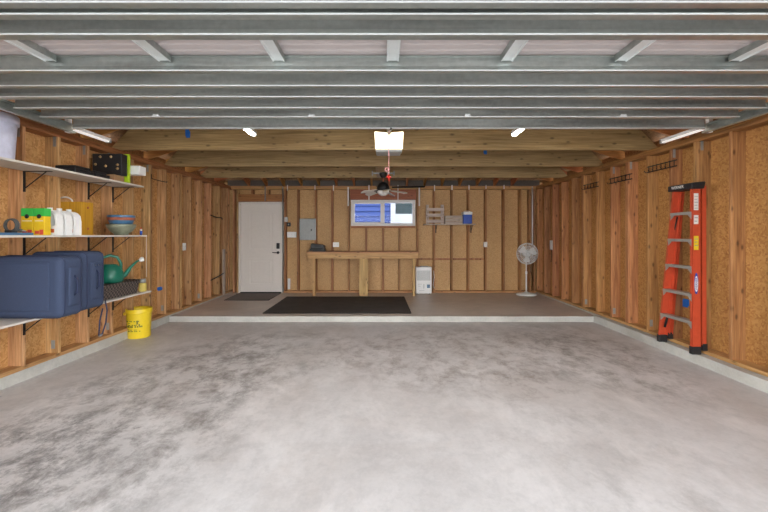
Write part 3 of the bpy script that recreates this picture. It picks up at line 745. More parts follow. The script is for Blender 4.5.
# ------------------------------------------------------------------ portable air conditioner
ad = 8.56; a0, a1 = X(415.7, ad), X(431.7, ad); at = Z(267, ad)
ac = thing('portable_air_conditioner', 'white portable air unit on the slab right of the workbench', 'air conditioner', ((a0+a1)/2, ad+.08, SLAB))
B().box(a0, a1, ad, 8.74, SLAB+.012, at, .012, 3).build('body', 'white_plastic', ac)
m = B()
for k in range(13):
    xx = a0+.04+k*(a1-a0-.08)/12; m.box(xx-.006, xx+.006, ad-.005, ad, Z(280.5, ad), Z(270.5, ad))
m.build('intake_grille', 'grey_metal', ac)
bx('sticker', 'bowl_blue', ac, X(427, ad), X(430, ad), ad-.002, ad, Z(288, ad), Z(284.5, ad))
m = B()
for (px, py, w, h) in ((418, 284, .09, .006), (418.3, 286, .05, .006), (423.6, 284, .012, .1), (419, 290.5, .12, .006)): m.box(X(px, ad), X(px, ad)+w, ad-.002, ad, Z(py, ad)-h, Z(py, ad))
m.build('printed_text', 'grey_metal', ac)
bx('control_knobs', 'grey_metal', ac, X(420, ad), X(428, ad), ad+.03, ad+.06, at, at+.02, .004)
for xx in (a0+.03, a1-.06): bx('foot', 'black', ac, xx, xx+.03, ad+.02, 8.72, SLAB, SLAB+.013)
pipe([(X(433.5, YB), YB-.012, .6), (X(434.2, 8.72), 8.72, .45), (X(433, 8.72), 8.715, .28), (X(434.3, 8.72), 8.73, .2)], .007, 'white_plastic', 'white power cord on the stud right of the air unit', 'power_cord', 'cord')

# ------------------------------------------------------------------ pedestal fan
pfd = 8.42; pfx, pfz, pr = X(527.3, pfd), Z(253.7, pfd), .232
pf = thing('pedestal_fan', 'white pedestal fan in the back right corner', 'fan', (pfx, pfd+.06, SLAB))
B().lathe([(0, 0), (.21, 0), (.215, .012), (.2, .028), (.06, .045), (.03, .07), (0, .07)], (pfx, pfd+.06, SLAB)).build('base', 'white_plastic', pf)
m = B().tube([(pfx, pfd+.06, SLAB+.05), (pfx, pfd+.06, .58)], .017); m.tube([(pfx, pfd+.06, .58), (pfx, pfd+.06, .82)], .011); m.lathe([(.022, 0), (.024, .03), (.02, .06)], (pfx, pfd+.06, .55)); m.build('pole', 'white_plastic', pf)
B().lathe([(0, .16), (.05, .155), (.075, .11), (.08, .03), (.06, .01), (0, .008)], (pfx, pfd, pfz), axis='y').build('motor', 'white_plastic', pf)
B().tube([(pfx, pfd+.06, .80), (pfx, pfd+.09, .88), (pfx, pfd+.09, .96)], .02).build('neck', 'white_plastic', pf)
cage = B()
for (yy, rr, r0) in ((pfd-.055, pr*.72, .0028), (pfd-.065, pr*.42, .0028), (pfd-.03, pr*.93, .003), (pfd, pr, .006), (pfd+.03, pr*.93, .003)): cage.ring((pfx, yy, pfz), rr, r0, 'y', 36)
for k in range(36):
    a = 2*PI*k/36; c_, s_ = math.cos(a), math.sin(a)
    cage.tube([(pfx+.035*c_, pfd-.068, pfz+.035*s_), (pfx+pr*.72*c_, pfd-.055, pfz+pr*.72*s_), (pfx+pr*.93*c_, pfd-.03, pfz+pr*.93*s_), (pfx+pr*c_, pfd, pfz+pr*s_), (pfx+pr*.93*c_, pfd+.03, pfz+pr*.93*s_), (pfx+.09*c_, pfd+.05, pfz+.09*s_)], .0028, 4)
cage.build('cage', 'white_plastic', pf)
B().lathe([(0, -.075), (.036, -.073), (.038, -.062), (0, -.06)], (pfx, pfd, pfz), axis='y').build('badge', 'white_plastic', pf)
bl = B()
for k in range(3):
    a0_ = 2*PI*k/3+.4; pts = []
    for (r, w, yo) in ((.03, .25, 0), (.10, .5, .012), (.16, .55, .018), (.2, .38, .014)):
        pts += [(pfx+r*math.cos(a0_-w), pfd-.02-yo, pfz+r*math.sin(a0_-w)), (pfx+r*math.cos(a0_+w), pfd-.005+yo, pfz+r*math.sin(a0_+w))]
    v = [bl.bm.verts.new(p_) for p_ in pts]; v2 = [bl.bm.verts.new(Vector(p_)+Vector((0, .003, 0))) for p_ in pts]
    for i in range(0, 6, 2): bl.bm.faces.new((v[i], v[i+1], v[i+3], v[i+2])); bl.bm.faces.new((v2[i], v2[i+2], v2[i+3], v2[i+1]))
bl.lathe([(0, -.03), (.03, -.028), (.032, 0), (0, .005)], (pfx, pfd, pfz), 16, 'y')
bl.build('blades', 'frost', pf)

# ------------------------------------------------------------------ mats
def quadmat(name, mat, pts, h, label, edge=None):
    o = thing(name, label, 'mat', ((pts[0][0]+pts[2][0])/2, (pts[0][1]+pts[2][1])/2, SLAB))
    B().prism(pts, 'z', SLAB+.001, SLAB+h, .002).build('mat_body', mat, o)
    if edge:
        m = B(); n = len(pts)
        for i in range(n):
            a, b = Vector((*pts[i], SLAB+h*.5)), Vector((*pts[(i+1) % n], SLAB+h*.5)); m.tube([a, b], h*.6, 6)
        m.build('bound_edge', edge, o)
    return o
quadmat('rubber_mat', 'rubber', [(-2.0, 6.45), (.49, 6.45), (.47, 8.17), (-2.02, 8.17)], .012, 'large black rubber mat on the slab before the workbench', 'black')
quadmat('doormat', 'doormat', [(X(224, 7.75), 7.75), (X(268.5, 7.75), 7.75), (X(281, 8.68), 8.68), (X(239, 8.68), 8.68)], .008, 'flat grey mat on the slab before the entry door', 'black')

# ------------------------------------------------------------------ left shelves
XF = -3.09
shelves = []
for (zt, y0, y1, lab) in ((2.045, 2.45, 4.985, 'topmost white shelf on the left wall'), (1.408, 2.45, 5.05, 'middle white shelf on the left wall at eye level'), (.665, 2.45, 5.15, 'lowest white shelf on the left wall holding the blue luggage')):
    s_ = thing('wall_shelf', lab, 'shelf', (XL, 3.8, zt))
    bx('shelf_board', 'shelf', s_, XL+.003, XF, y0, y1, zt-.019, zt, .002)
    for d in (2.87, 3.68, 4.492, 4.90): bracket(s_, XL, d+.019, zt-.019, .27, .2, 'black', (1, 0))
    shelves.append(s_)
# ---- top shelf
zs = 2.0455
bk = thing('storage_bucket', 'pale lavender plastic bucket at the near end of top shelf', 'bucket', (-3.26, 3.22, zs))
B().lathe([(0, .0), (.13, .0), (.133, .01), (.152, .35), (.152, .38), (.145, .38), (.125, .012), (0, .01)], (-3.26, 3.22, zs)).build('pail', 'bucket_grey', bk)
B().lathe([(.153, .30), (.162, .30), (.164, .335), (.162, .37), (.154, .372)], (-3.26, 3.22, zs)).build('rim', 'bucket_grey', bk)
B().tube(arc((-3.26, 3.055, zs+.3), .155, PI, 2*PI, 16, 'xz', .1), .0035).build('wire_handle', 'grey_metal', bk)
tag(B().box(-3.4, -3.2, 3.5, 3.86, zs, zs+.022, .005).build('flat_bar', 'black_plastic', None, origin=(-3.3, 3.7, zs)), 'thin black flat tool beside the bucket on top shelf', 'tool')
def tray(y0, y1, h, label):
    o = thing('tool_tray', label, 'tray', (-3.25, (y0+y1)/2, zs))
    B().box(-3.38, -3.13, y0, y1, zs, zs+h*.6, .008).build('tray_body', 'black_plastic', o)
    m = B().box(-3.36, -3.15, y0+.02, y1-.02, zs+h*.6, zs+h, .012); m.build('tray_lid', 'black_plastic', o)
    B().tube([(-3.13, y0+.06, zs+h*.4), (-3.115, y0+.08, zs+h*.4), (-3.115, y1-.08, zs+h*.4), (-3.13, y1-.06, zs+h*.4)], .006).build('handle', 'black', o)
tray(3.92, 4.18, .085, 'flat black tool tray on top shelf, nearer of two'); tray(4.2, 4.42, .075, 'flat black tool tray on top shelf, next to the gold studded case')
tag(B().box(-3.43, -3.11, 4.46, 4.635, zs, zs+.07, .004).build('flat_carton', 'cardboard', None, origin=(-3.2, 4.55, zs)), 'flat brown carton under the gold studded black case', 'box')
pc = thing('parts_case', 'black case with round gold studs on the top shelf', 'case', (-3.22, 4.57, zs+.07))
px0, px1, pz0, pz1 = -3.42, -3.07, zs+.071, zs+.325
B().box(px0, px1, 4.53, 4.63, pz0, pz1, .008).build('case_body', 'black_plastic', pc)
for (u, w) in ((.12, .5), (.28, .85), (.46, .42), (.64, .85), (.86, .30), (.86, .48)):
    B().lathe([(0, -.012), (.012, -.011), (.016, 0), (0, .002)], (px0+u*(px1-px0), 4.528, pz0+w*(pz1-pz0)), 12, 'y').build('stud_fitting', 'gold', pc)
tag(B().box(-3.175, -3.10, 4.70, 4.735, zs, zs+.355, .006).build('lime_box', 'lime', None, origin=(-3.13, 4.72, zs)), 'tall slim lime green box standing near end of top shelf', 'box')
wbx = thing('small_box', 'little white box with brown lid behind the black case', 'box', (-3.2, 4.69, zs))
B().box(-3.29, -3.185, 4.64, 4.695, zs, zs+.085, .004).build('carton_body', 'white_plastic', wbx); B().box(-3.295, -3.18, 4.637, 4.698, zs+.085, zs+.105, .003).build('carton_lid', 'cardboard', wbx)
tag(B().box(-3.40, -3.19, 4.76, 4.92, zs, zs+.115, .004).build('cardboard_box', 'cardboard', None, origin=(-3.3, 4.82, zs)), 'brown cardboard box under the long white carton, top shelf end', 'box')
tag(B().box(-3.36, -3.01, 4.76, 4.90, zs+.116, zs+.225, .006).build('long_carton', 'white_plastic', None, origin=(-3.2, 4.85, zs+.12)), 'white oblong carton jutting past the end of top shelf', 'box')

# ---- middle shelf
zs = 1.4085
def carton(px0_, px1_, d, h, label):
    a, b = X(px0_, d), X(px1_, d)
    o = thing('printed_carton', label, 'carton', ((a+b)/2, d+.04, zs), 'garden product cartons on the middle shelf')
    B().box(a, b, d, d+.07, zs, zs+h, .003).build('carton_body', 'yellow_print', o)
    B().box(a-.001, b+.001, d-.001, d+.071, zs+h*.7, zs+h+.001, .003).build('green_top_band', 'green_print', o)
    B().lathe([(0, 0), (.02, .0), (.02, .003), (0, .003)], ((a+b)/2, d-.004, zs+h*.7), 16, 'y').build('round_mark', 'ink_black', o)
    m = B(); w = b-a
    m.box(a+.01, b-.01, d-.002, d, zs+h*.52, zs+h*.545); m.build('printed_line', 'white', o)
    m = B(); m.box(a+w*.1, a+w*.5, d-.002, d, zs+.012, zs+.04); m.box(a+w*.55, b-w*.1, d-.0025, d, zs+.005, zs+.05); m.build('printed_patch', 'red_print', o)
carton(21, 33, 3.5, .245, 'green and yellow carton on middle shelf, left one beside the cable coil')
carton(34, 44.3, 3.5, .245, 'green and yellow carton on middle shelf touching the white jugs')
def jug(pc_, d, h, label):
    xx = X(pc_, d); w = .066
    o = thing('plastic_jug', label, 'jug', (xx, d, zs), 'white plastic jugs on the middle shelf')
    def outl(pts): return pts
    outer = [(xx-w, zs), (xx+w, zs), (xx+w, zs+h*.25), (xx+w*1.0, zs+h*.55), (xx+w*.85, zs+h*.8), (xx+w*.45, zs+h*.92), (xx-w*.1, zs+h*.98), (xx-w*.9, zs+h*.98), (xx-w, zs+h*.6), (xx-w, zs+h*.25)]
    inner = [(xx+w*.08, zs+h*.36), (xx+w*.60, zs+h*.36), (xx+w*.72, zs+h*.44), (xx+w*.70, zs+h*.56), (xx+w*.55, zs+h*.72), (xx+w*.4, zs+h*.80), (xx+w*.22, zs+h*.84), (xx+w*.0, zs+h*.80), (xx-w*.02, zs+h*.6), (xx-w*.0, zs+h*.44)]
    B().holed(outer, inner, 'y', d, d+.075).build('bottle', 'white_plastic', o)
    B().lathe([(0, 0), (.022, 0), (.022, .022), (0, .024)], (xx-w*.5, d+.037, zs+h*.98), 14).build('cap', 'white_plastic', o)
    B().box(xx-w*.1, xx+w*.6, d-.002, d, zs+h*.10, zs+h*.24).build('label', 'orange_print', o)
jug(50, 3.62, .245, 'white handled jug nearest the green and yellow cartons'); jug(59.5, 3.72, .245, 'white handled jug in the middle of the three'); jug(69, 3.82, .24, 'white handled jug nearest the amber box')
ab = thing('amber_box', 'amber wooden box behind the white jugs on middle shelf', 'box', (-3.4, 4.2, zs))
B().box(-3.575, X(92, 4.16)-.09, 4.13, 4.30, zs, zs+.36, .004).build('box_body', 'amber', ab)
ax_ = X(92, 4.16)-.09
for (yy, zz) in ((4.22, .07), (4.22, .3)): B().lathe([(0, .006), (.012, .005), (.014, 0), (0, 0)], (ax_, yy, zs+zz), 12, 'x').build('screw_cap', 'terracotta', ab)
B().tube(arc((-3.47, 4.2, zs+.36), .085, 0.1, PI-.1, 12, 'xz', .055), .008).build('rope_handle', 'white', ab)
# bowls
bx0, by0 = -3.245, 4.78
gb = tag(B().lathe([(0, 0), (.075, 0), (.08, .02), (.12, .05), (.155, .10), (.16, .13), (.154, .135), (.145, .12), (.1, .06), (0, .035)], (bx0, by0, zs)).build('serving_bowl', 'bowl_green', None, origin=(bx0, by0, zs)), 'wide grey green pottery bowl under the blue bowl', 'bowl')
bb = thing('ceramic_bowl', 'blue ceramic bowl stacked on the green bowl', 'bowl', (bx0, by0, zs+.075))
B().lathe([(0, .0), (.09, .0), (.115, .03), (.14, .10), (.15, .145), (.146, .15), (.136, .14), (.12, .08), (0, .03)], (bx0, by0, zs+.095)).build('bowl_shell', 'bowl_blue', bb)
B().lathe([(.133, .135), (.117, .078), (.06, .045), (0, .038)], (bx0, by0, zs+.098)).build('inner_glaze', 'terracotta', bb)
B().lathe([(.1375, .088), (.1415, .1), (.1455, .122), (.1478, .122), (.1445, .1), (.1405, .088)], (bx0, by0, zs+.095)).build('painted_band', 'terracotta', bb)
gl = thing('glue_tube', 'tiny white tube with red cap at middle shelf end', 'tube', (-3.125, 4.98, zs))
B().lathe([(0, 0), (.014, 0), (.014, .055), (0, .056)], (-3.125, 4.98, zs), 14).build('tube_body', 'blue_plastic', gl)
B().lathe([(0, .056), (.014, .056), (.013, .08), (0, .08)], (-3.125, 4.98, zs), 14).build('tube_shoulder', 'white', gl)
B().lathe([(0, .08), (.008, .08), (.006, .098), (0, .1)], (-3.125, 4.98, zs), 14).build('cap', 'red', gl)
# cable coil, gadgets and flat pack near the left frame edge
tag(B().box(-3.38, -3.12, 3.12, 3.44, zs, zs+.022, .003).build('flat_package', 'bowl_blue', None, origin=(-3.25, 3.25, zs)), 'flat blue and green package under the grey cable coil', 'package')
cc = thing('cable_coil', 'dark grey coiled cable standing on the middle shelf', 'cable', (-3.2, 3.3, zs+.022))
m = B()
for k in range(3): m.ring((X(10, 3.3), 3.3+k*.011, zs+.085), .05+.003*k, .0065, 'y', 24)
m.build('coil', 'grey_tarp', cc)
B().box(X(10, 3.3)-.03, X(10, 3.3)+.03, 3.28, 3.34, zs+.022, zs+.045, .004).build('plug', 'black_plastic', cc)
gt = thing('hand_tool', 'small dark grey hand tool between coil and left carton', 'tool', (X(18, 3.38), 3.38, zs+.022))
B().tube([(X(13, 3.38), 3.38, zs+.038), (X(17, 3.38), 3.37, zs+.05), (X(22, 3.38), 3.38, zs+.04)], .014).build('grip', 'grey_tarp', gt)
B().tube([(X(22, 3.38), 3.38, zs+.04), (X(24, 3.38), 3.40, zs+.035)], .006).build('tip', 'grey_metal', gt)

# ---- lowest shelf: luggage, basket, watering can, jar
zs = .6655
def suitcase(y0, y1, x1, h, label, x0=-3.44):
    o = thing('suitcase', label, 'suitcase', ((x0+x1)/2, (y0+y1)/2, zs))
    B().box(x0, x1, y0, y1, zs+.002, zs+h, .055, 6, smooth=True).build('shell', 'navy', o)
    for yy in (y0+.045, y1-.055):
        m = B(); r = .062; pts = []
        for (cx_, cz_, a0_) in ((x1-r, zs+h-r, 0), (x0+r, zs+h-r, PI/2), (x0+r, zs+.005+r, PI), (x1-r, zs+.005+r, 1.5*PI)):
            for i in range(6):
                a = a0_+i*PI/10; pts.append((cx_+(r+.001)*math.cos(a), yy, cz_+(r+.001)*math.sin(a)))
        m.tube(pts, .006, 6, closed=True); m.build('piping', 'navy_dark', o)
    m = B().box(x1-.008, x1+.016, y0+.08, y1-.08, zs+.1, zs+h-.1, .014, 3, smooth=True); m.build('side_pocket', 'navy', o)
    B().tube([(x1+.012, (y0+y1)/2, zs+h*.35), (x1+.04, (y0+y1)/2, zs+h*.40), (x1+.04, (y0+y1)/2, zs+h*.62), (x1+.012, (y0+y1)/2, zs+h*.68)], .009).build('carry_handle', 'navy_dark', o)
    return o
sa = suitcase(3.385, 3.665, -2.835, .55, 'navy blue soft suitcase nearest the camera on lowest shelf', -3.575)
B().box(-3.48, -2.93, 3.373, 3.395, zs+.07, zs+.5, .011, 3, smooth=True).build('front_pocket', 'navy', sa)
sb = suitcase(3.73, 4.04, -2.90, .575, 'navy blue soft suitcase standing behind the first one')
m = B().box(-2.898, -2.884, 3.86, 3.875, zs+.43, zs+.45, .002); m.box(-2.898, -2.884, 3.90, 3.915, zs+.43, zs+.45, .002); m.build('zip_pulls', 'white', sb)
B().tube([(-2.905, 4.03, zs+.06), (-2.90, 4.05, zs-.05), (-2.92, 4.06, zs-.18), (-2.94, 4.04, zs-.29), (-2.95, 4.00, zs-.30), (-2.94, 4.0, zs-.15), (-2.91, 4.0, zs-.02)], .007, 6).build('loose_strap', 'navy_dark', sb)
m = B().box(-2.957, -2.937, 4.0, 4.04, zs-.315, zs-.295, .003); m.build('strap_buckle', 'grey_metal', sb)
# basket
bs = thing('woven_basket', 'dark woven basket under the green watering can', 'basket', (-3.27, 4.6, zs))
m = B(); y0, y1, x0, x1, h = 4.22, 4.96, -3.41, -3.13, .165
m.hull([(x0+.02, y0+.02, zs), (x1-.02, y0+.02, zs), (x0+.02, y1-.02, zs), (x1-.02, y1-.02, zs), (x0, y0, zs+h), (x1, y0, zs+h), (x0, y1, zs+h), (x1, y1, zs+h)], bev=.008)
m.build('basket_body', 'rattan', bs)
m = B().tube([(x0, y0, zs+h), (x1, y0, zs+h), (x1, y1, zs+h), (x0, y1, zs+h)], .011, 8, closed=True); m.build('rim', 'rattan', bs)
# watering can
wz = zs+h+.0115
wx, wy = -3.26, 4.60
wc = thing('watering_can', 'dark green plastic watering can with white rose on the basket', 'watering can', (wx, wy, wz))
B().lathe([(0, 0), (.12, 0), (.135, .015), (.145, .07), (.135, .13), (.10, .185), (.075, .205), (.07, .215), (.06, .21), (.085, .185), (.115, .12), (.12, .02), (0, .01)], (wx, wy, wz)).build('body', 'teal', wc)
m = B().tube([(wx-.10, wy-.09, wz+.13), (wx-.10, wy-.10, wz+.2), (wx-.07, wy-.07, wz+.285), (wx, wy, wz+.325), (wx+.06, wy+.04, wz+.30), (wx+.09, wy+.06, wz+.23), (wx+.095, wy+.06, wz+.12)], .017, 10); m.build('handle', 'teal', wc)
B().tube([(wx+.08, wy+.06, wz+.05), (wx+.13, wy+.09, wz+.09), (wx+.155, wy+.14, wz+.17), (wx+.18, wy+.22, wz+.235), (wx+.19, wy+.25, wz+.245)], [.032, .027, .018, .012, .012], 12).build('spout', 'teal', wc)
B().tube([(wx+.19, wy+.25, wz+.245), (wx+.2, wy+.27, wz+.252), (wx+.207, wy+.285, wz+.258), (wx+.212, wy+.295, wz+.26)], [.012, .024, .032, .030], 14).build('sprinkler_rose', 'white_plastic', wc)
jr = thing('storage_jar', 'small jar with mustard contents and grey lid beside basket', 'jar', (-3.17, 5.07, zs))
B().lathe([(0, 0), (.043, 0), (.046, .01), (.046, .1), (.036, .115), (0, .115)], (-3.16, 5.07, zs), 20).build('jar_body', 'mustard', jr)
B().lathe([(0, .115), (.04, .115), (.04, .165), (0, .167)], (-3.16, 5.07, zs), 20).build('lid', 'grey_metal', jr)
pipe([(-3.14, 5.12, 1.385), (-3.142, 5.12, 1.1), (-3.14, 5.12, .85)], .0025, 'white', 'thin pale string hanging from end of middle shelf', 'string', 'string')

# ------------------------------------------------------------------ yellow bucket
yx, yy, yz = X(137.6, 5.33)+.02, 5.33, 0.0
yb_ = thing('yellow_bucket', 'yellow plastic bucket with dark lettering on the floor by left curb', 'bucket', (yx, yy, yz))
B().lathe([(0, 0), (.136, 0), (.14, .01), (.152, .33), (.154, .35), (.156, .385), (.148, .385), (.146, .35), (.133, .015), (0, .01)], (yx, yy, yz)).build('pail', 'yellow', yb_)
B().lathe([(.153, .335), (.160, .338), (.163, .345), (.161, .352), (.162, .39), (.158, .397), (.15, .392)], (yx, yy, yz)).build('rim', 'yellow', yb_)
B().lathe([(0, 0), (.022, 0), (.02, .014), (0, .015)], (yx-.16, yy-.06, .325), 12, 'y').build('handle_ear', 'yellow', yb_)
m = B()
def onbucket(a, z, w, hh):
    r = .139+.037*z+.0025
    n = max(1, int(w/.02))
    for i in range(n):
        aa = a+(i*.02)/r
        c0_ = Vector((yx+r*math.cos(aa), yy+r*math.sin(aa), z))
        m.box(c0_.x-.008, c0_.x+.008, c0_.y-.0018, c0_.y+.0018, z-hh/2, z+hh/2, rot=(c0_, Matrix.Rotation(aa+PI/2, 3, 'Z')))
random.seed(3)
for (z, hh, a0_, a1_) in ((.24, .012, -2.35, -1.0), (.215, .007, -2.35, -1.75), (.19, .012, -2.35, -.85), (.168, .02, -2.35, -.8), (.125, .007, -2.1, -1.2), (.105, .009, -2.0, -.95)):
    a = a0_
    while a < a1_:
        w = random.choice((.02, .04, .05)); onbucket(a, z, w, hh); a += w/.14+.04
for (z, hh, a0_) in ((.225, .05, -1.15), (.19, .02, -1.0)): onbucket(a0_, z, .03, hh)
m.build('printed_lettering', 'ink', yb_)

# ------------------------------------------------------------------ left wall fittings
def side_plate(name, x, sgn, y, z, w, h, label, cat):
    o = thing(name, label, cat, (x, y, z))
    xa, xb = (x, x+sgn*.012)
    bx('cover_plate', 'white_plastic', o, min(xa, xb), max(xa, xb), y-w/2, y+w/2, z-h/2, z+h/2, .003)
    bx('toggle', 'white', o, min(xb, xb+sgn*.008), max(xb, xb+sgn*.008), y-.01, y+.01, z-.02, z+.02, .002)
dsw = 3.45*F/(CX-183.6)
side_plate('light_switch', XL, 1, 6.69, Z(246.7, 6.69), .10, .13, 'white switch plate on a left wall stud before the door', 'light switch')
# blue tape scraps
def tape(x, y, z, sx, sy, sz_, label):
    o = B()
    o.box(x-sx/2, x+sx/2, y-sy/2, y+sy/2, z-sz_/2, z+sz_/2, .002)
    o.box(x-sx/2+sx*.2, x+sx/2+sx*.25, y-sy/2+sy*.2, y+sy/2+sy*.25, z-sz_*.75, z+sz_*.2, .002)
    tag(o.build('tape_scrap', 'blue', None, origin=(x, y, z)), label, 'tape')
tape(XL+.004, 3.45*F/(CX-159), Z(288.3, 5.95), .008, .10, .045, 'blue painters tape scrap on left wall stud beside lowest shelf')
tape(X(187, 5.04), 5.046, Z(132.5, 5.04), .05, .008, .09, 'blue tape scrap on the first wooden joist at left')
tape(X(485, 6.26), 6.266, Z(151, 6.26), .045, .008, .07, 'blue tape scrap on a joist above the small back shelf')
tape(OR-.001, 4.62, .60, .008, .09, .08, 'blue tape scrap on the wall behind the orange ladder')
# wire hook high on left wall
hk = B().tube([(XL+.01, 5.73, 2.32), (XL+.01, 5.73, 2.255), (XL+.02, 5.9, 2.245), (XL+.02, 6.13, 2.25), (XL+.01, 6.14, 2.27)], .006, 6).build('wire_hook', 'black', None, origin=(XL, 5.9, 2.25))
tag(hk, 'black wire hook high on the left wall past the shelves', 'hook')
# leaning board held by two black straps
d_ = 3.45*F/(CX-224)
tag(bx('trim_board', 'grey_wood_z', None, XL+.001, XL+.02, 8.30, 8.41, .092, 1.10, .002), 'narrow pale grey board stood between studs left of the door', 'board')
tag(B().tube([(XL+.008, 7.73, .50), (XL+.02, 7.95, .53), (XL+.02, 8.2, .56), (XL+.005, 8.42, .60)], .013, 6).build('strap', 'black', None, origin=(XL, 8, .5)), 'black strap across studs holding the pale grey board', 'strap')
tag(B().tube([(XL+.01, 7.70, 1.81), (XL+.02, 7.95, 1.775), (XL+.02, 8.2, 1.78), (XL+.01, 8.27, 1.75)], .011, 6).build('strap', 'black', None, origin=(XL, 8, 1.8)), 'black strap across studs high above the pale grey board', 'strap')

# ------------------------------------------------------------------ right wall fittings
side_plate('electrical_outlet', XR, -1, 3.52*F/(551.5-CX), Z(245, 7.97), .11, .19, 'white outlet on the right wall behind the pedestal fan', 'outlet')
pipe([(XR-.008, 7.97, 1.12), (XR-.01, 7.95, .98), (XR-.008, 7.98, .85)], .007, 'black', 'short dark cord below the right wall outlet', 'power_cord', 'cord')
def rack(y0, y1, z, n, label):
    o = thing('tool_rack', label, 'tool rack', (XR, (y0+y1)/2, z))
    m = B().tube([(XR-.012, y0, z+.035), (XR-.012, y1, z+.035)], .007, 6); m.tube([(XR-.012, y0, z-.035), (XR-.012, y1, z-.035)], .007, 6); m.build('rail', 'black', o)
    for k in range(n):
        y = y0+(y1-y0)*(k+.5)/n
        B().tube([(XR-.014, y, z+.045), (XR-.016, y, z-.04), (XR-.06, y, z-.045), (XR-.075, y, z-.02)], .005, 6).build('hook', 'black', o)
rack(4.57, 5.08, 2.27, 7, 'dark wire tool rack high on right wall, nearest the ladder')
rack(5.39, 5.93, 2.235, 6, 'dark wire tool rack high on right wall, middle of three')
rack(6.22, 6.68, 2.235, 5, 'dark wire tool rack high on right wall, nearest the back')

# ------------------------------------------------------------------ step ladder
ld = thing('step_ladder', 'folded orange fibreglass step ladder leaning on the right wall', 'ladder', (3.45, 4.45, .11))
zb0, zt0 = .112, 1.95
def lerp(a, b, t): return a+(b-a)*t
def rail_pt(side, z):   # side 0 near, 1 far ; returns x, y of the front rail's room-side corner
    t = (z-zb0)/(zt0-zb0)
    return (lerp(3.37, 3.40, t), lerp(4.17, 4.21, t)) if side == 0 else (lerp(3.37, 3.405, t), lerp(4.70, 4.50, t))
def ladder_rail(side, dx, w, z0, z1, name, inward):
    m = B(); th = .006
    for (ox0, ox1, oy0, oy1) in ((0, w, 0, th), (0, th, 0, .03), (w-th, w, 0, .03)):
        if inward < 0: oy0, oy1 = -oy1, -oy0
        m.hull([(rail_pt(side, z)[0]+dx+a, rail_pt(side, z)[1]+b, z) for z in (z0, z1) for a in (ox0, ox1) for b in (oy0, oy1)])
    return m.build(name, 'orange', ld)
ladder_rail(0, 0, .095, zb0+.06, zt0, 'front_rail', 1)
ladder_rail(1, 0, .095, zb0+.06, zt0, 'front_rail', -1)
ladder_rail(0, .105, .05, zb0+.10, zt0, 'rear_rail', 1)
def far_rear():
    m = B()
    for (a0_, a1_, b0_, b1_) in ((0, .04, 0, .006), (0, .006, -.03, 0), (.034, .04, -.03, 0)):
        m.hull([(lerp(3.475, 3.479, t)+a, lerp(4.668, 4.49, t)+b, lerp(zb0+.10, zt0, t)) for t in (0, 1) for a in (a0_, a1_) for b in (b0_, b1_)])
    m.build('rear_rail', 'orange', ld)
far_rear()
for z in (.465, .765, 1.065, 1.365, 1.665):
    xa, ya = rail_pt(0, z); xb, yb2 = rail_pt(1, z)
    m = B().hull([(xa-.004, ya+.008, z), (xb-.004, yb2-.008, z), (xa+.082, ya+.008, z), (xb+.082, yb2-.008, z), (xa-.004, ya+.008, z-.006), (xb-.004, yb2-.008, z-.006), (xa+.082, ya+.008, z-.006), (xb+.082, yb2-.008, z-.006)])
    m.hull([(xa-.006, ya+.008, z+.002), (xb-.006, yb2-.008, z+.002), (xa-.001, ya+.008, z+.002), (xb-.001, yb2-.008, z+.002), (xa-.006, ya+.008, z-.03), (xb-.006, yb2-.008, z-.03), (xa-.001, ya+.008, z-.03), (xb-.001, yb2-.008, z-.03)])
    st_ = m.build('step', 'alu', ld)
    for (s_, yy2, xx2, dr_) in ((0, ya, xa, 1), (1, yb2, xb, -1)):
        m = B().hull([(xx2-.002, yy2+dr_*.008, z-.03), (xx2-.002, yy2+dr_*.008, z-.085), (xx2-.002, yy2+dr_*.06, z-.03), (xx2+.004, yy2+dr_*.008, z-.03), (xx2+.004, yy2+dr_*.008, z-.085), (xx2+.004, yy2+dr_*.06, z-.03)])
        m.build('gusset', 'alu', st_)
# cap
xa, ya = rail_pt(0, zt0); xb, yb2 = rail_pt(1, zt0)
m = B().hull([(3.37, ya-.035, zt0-.035), (3.37, yb2+.03, zt0-.035), (3.555-.05, ya-.035, zt0-.035), (3.515, yb2+.03, zt0-.035), (3.37, ya-.035, zt0+.03), (3.37, yb2+.03, zt0+.03), (3.515, ya-.045, zt0+.045), (3.515, yb2+.03, zt0+.045)], bev=.006)
cap = m.build('top_cap', 'black_plastic', ld)
lettering('WERNER', .045, 'white', cap, (3.3685, 4.38, zt0+.0), (PI/2, 0, -PI/2))
for (side, dx, zt_, w) in ((0, -.006, .2, .1), (1, -.006, .2, .1)):
    x_, y_ = rail_pt(side, .13)
    B().box(x_+dx, x_+dx+w, y_-.008 if side == 0 else y_-.04, y_+.04 if side == 0 else y_+.008, zb0, zb0+.085, .005).build('foot', 'black_plastic', ld)
for (x_, y_) in ((3.485, 4.165), (3.474, 4.645)):
    B().box(x_, x_+.05, y_, y_+.045, .152, .152+.075, .004).build('rear_foot', 'black_plastic', ld)
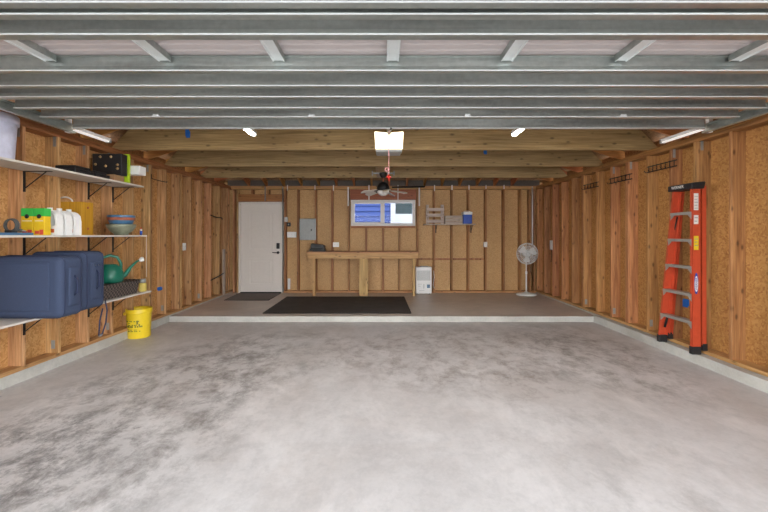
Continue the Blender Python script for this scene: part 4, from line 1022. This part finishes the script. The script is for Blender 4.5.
# brace rods between front and rear
B().tube([(3.41, 4.63, .30), (3.43, 4.61, .44)], .012).build('corner_brace', 'black', ld)
B().tube([(3.45, 4.60, 1.33), (3.47, 4.57, 1.42), (3.46, 4.50, 1.62)], .007).build('spreader', 'black', ld)
def wlabel(z0, z1, mat, w=.05, name='label_sticker'):
    x_, y_ = rail_pt(0, z0); x2, y2 = rail_pt(0, z1)
    return B().hull([(x_+.018, y_-.0015, z0), (x_+.018+w, y_-.0015, z0), (x2+.018, y2-.0015, z1), (x2+.018+w, y2-.0015, z1), (x_+.018, y_-.0002, z0), (x_+.018+w, y_-.0002, z0), (x2+.018, y2-.0002, z1), (x2+.018+w, y2-.0002, z1)]).build(name, mat, ld)
zz = lambda py: Z(py, 4.18)
wlabel(zz(210), zz(193), 'white'); wlabel(zz(224), zz(215), 'white'); wlabel(zz(250), zz(236), 'yellow_label')
m = B()
for k, py in enumerate((196, 199, 202, 205, 208)):
    x_, y_ = rail_pt(0, zz(py)); m.box(x_+.024, x_+.06-.006*(k % 2), y_-.0028, y_-.0014, zz(py)-.004, zz(py)+.002)
for k, py in enumerate((217.5, 221, 239, 242, 245.5)):
    x_, y_ = rail_pt(0, zz(py)); m.box(x_+.024, x_+.06-.006*(k % 2), y_-.0028, y_-.0014, zz(py)-.005, zz(py)+.003)
m.build('sticker_print', 'grey_metal', ld)
zc_ = (zz(273)+zz(295))/2; hh = (zz(273)-zz(295))/2; x_, y_ = rail_pt(0, zc_); xc_ = x_+.043
B().prism([(xc_+.021*math.cos(a), zc_+hh*math.sin(a)) for a in [2*PI*i/24 for i in range(24)]], 'y', y_-.0024, y_-.0006).build('blue_oval', 'blue_plastic', ld)
B().prism([(xc_+.019*math.cos(a), zc_+hh*.72*math.sin(a)) for a in [2*PI*i/24 for i in range(24)]], 'y', y_-.0034, y_-.002).build('white_oval', 'white', ld)
lettering('WERNER', .034, 'blue_plastic', ld, (xc_, y_-.0038, zc_), (PI/2, -PI/2, 0), .0004)
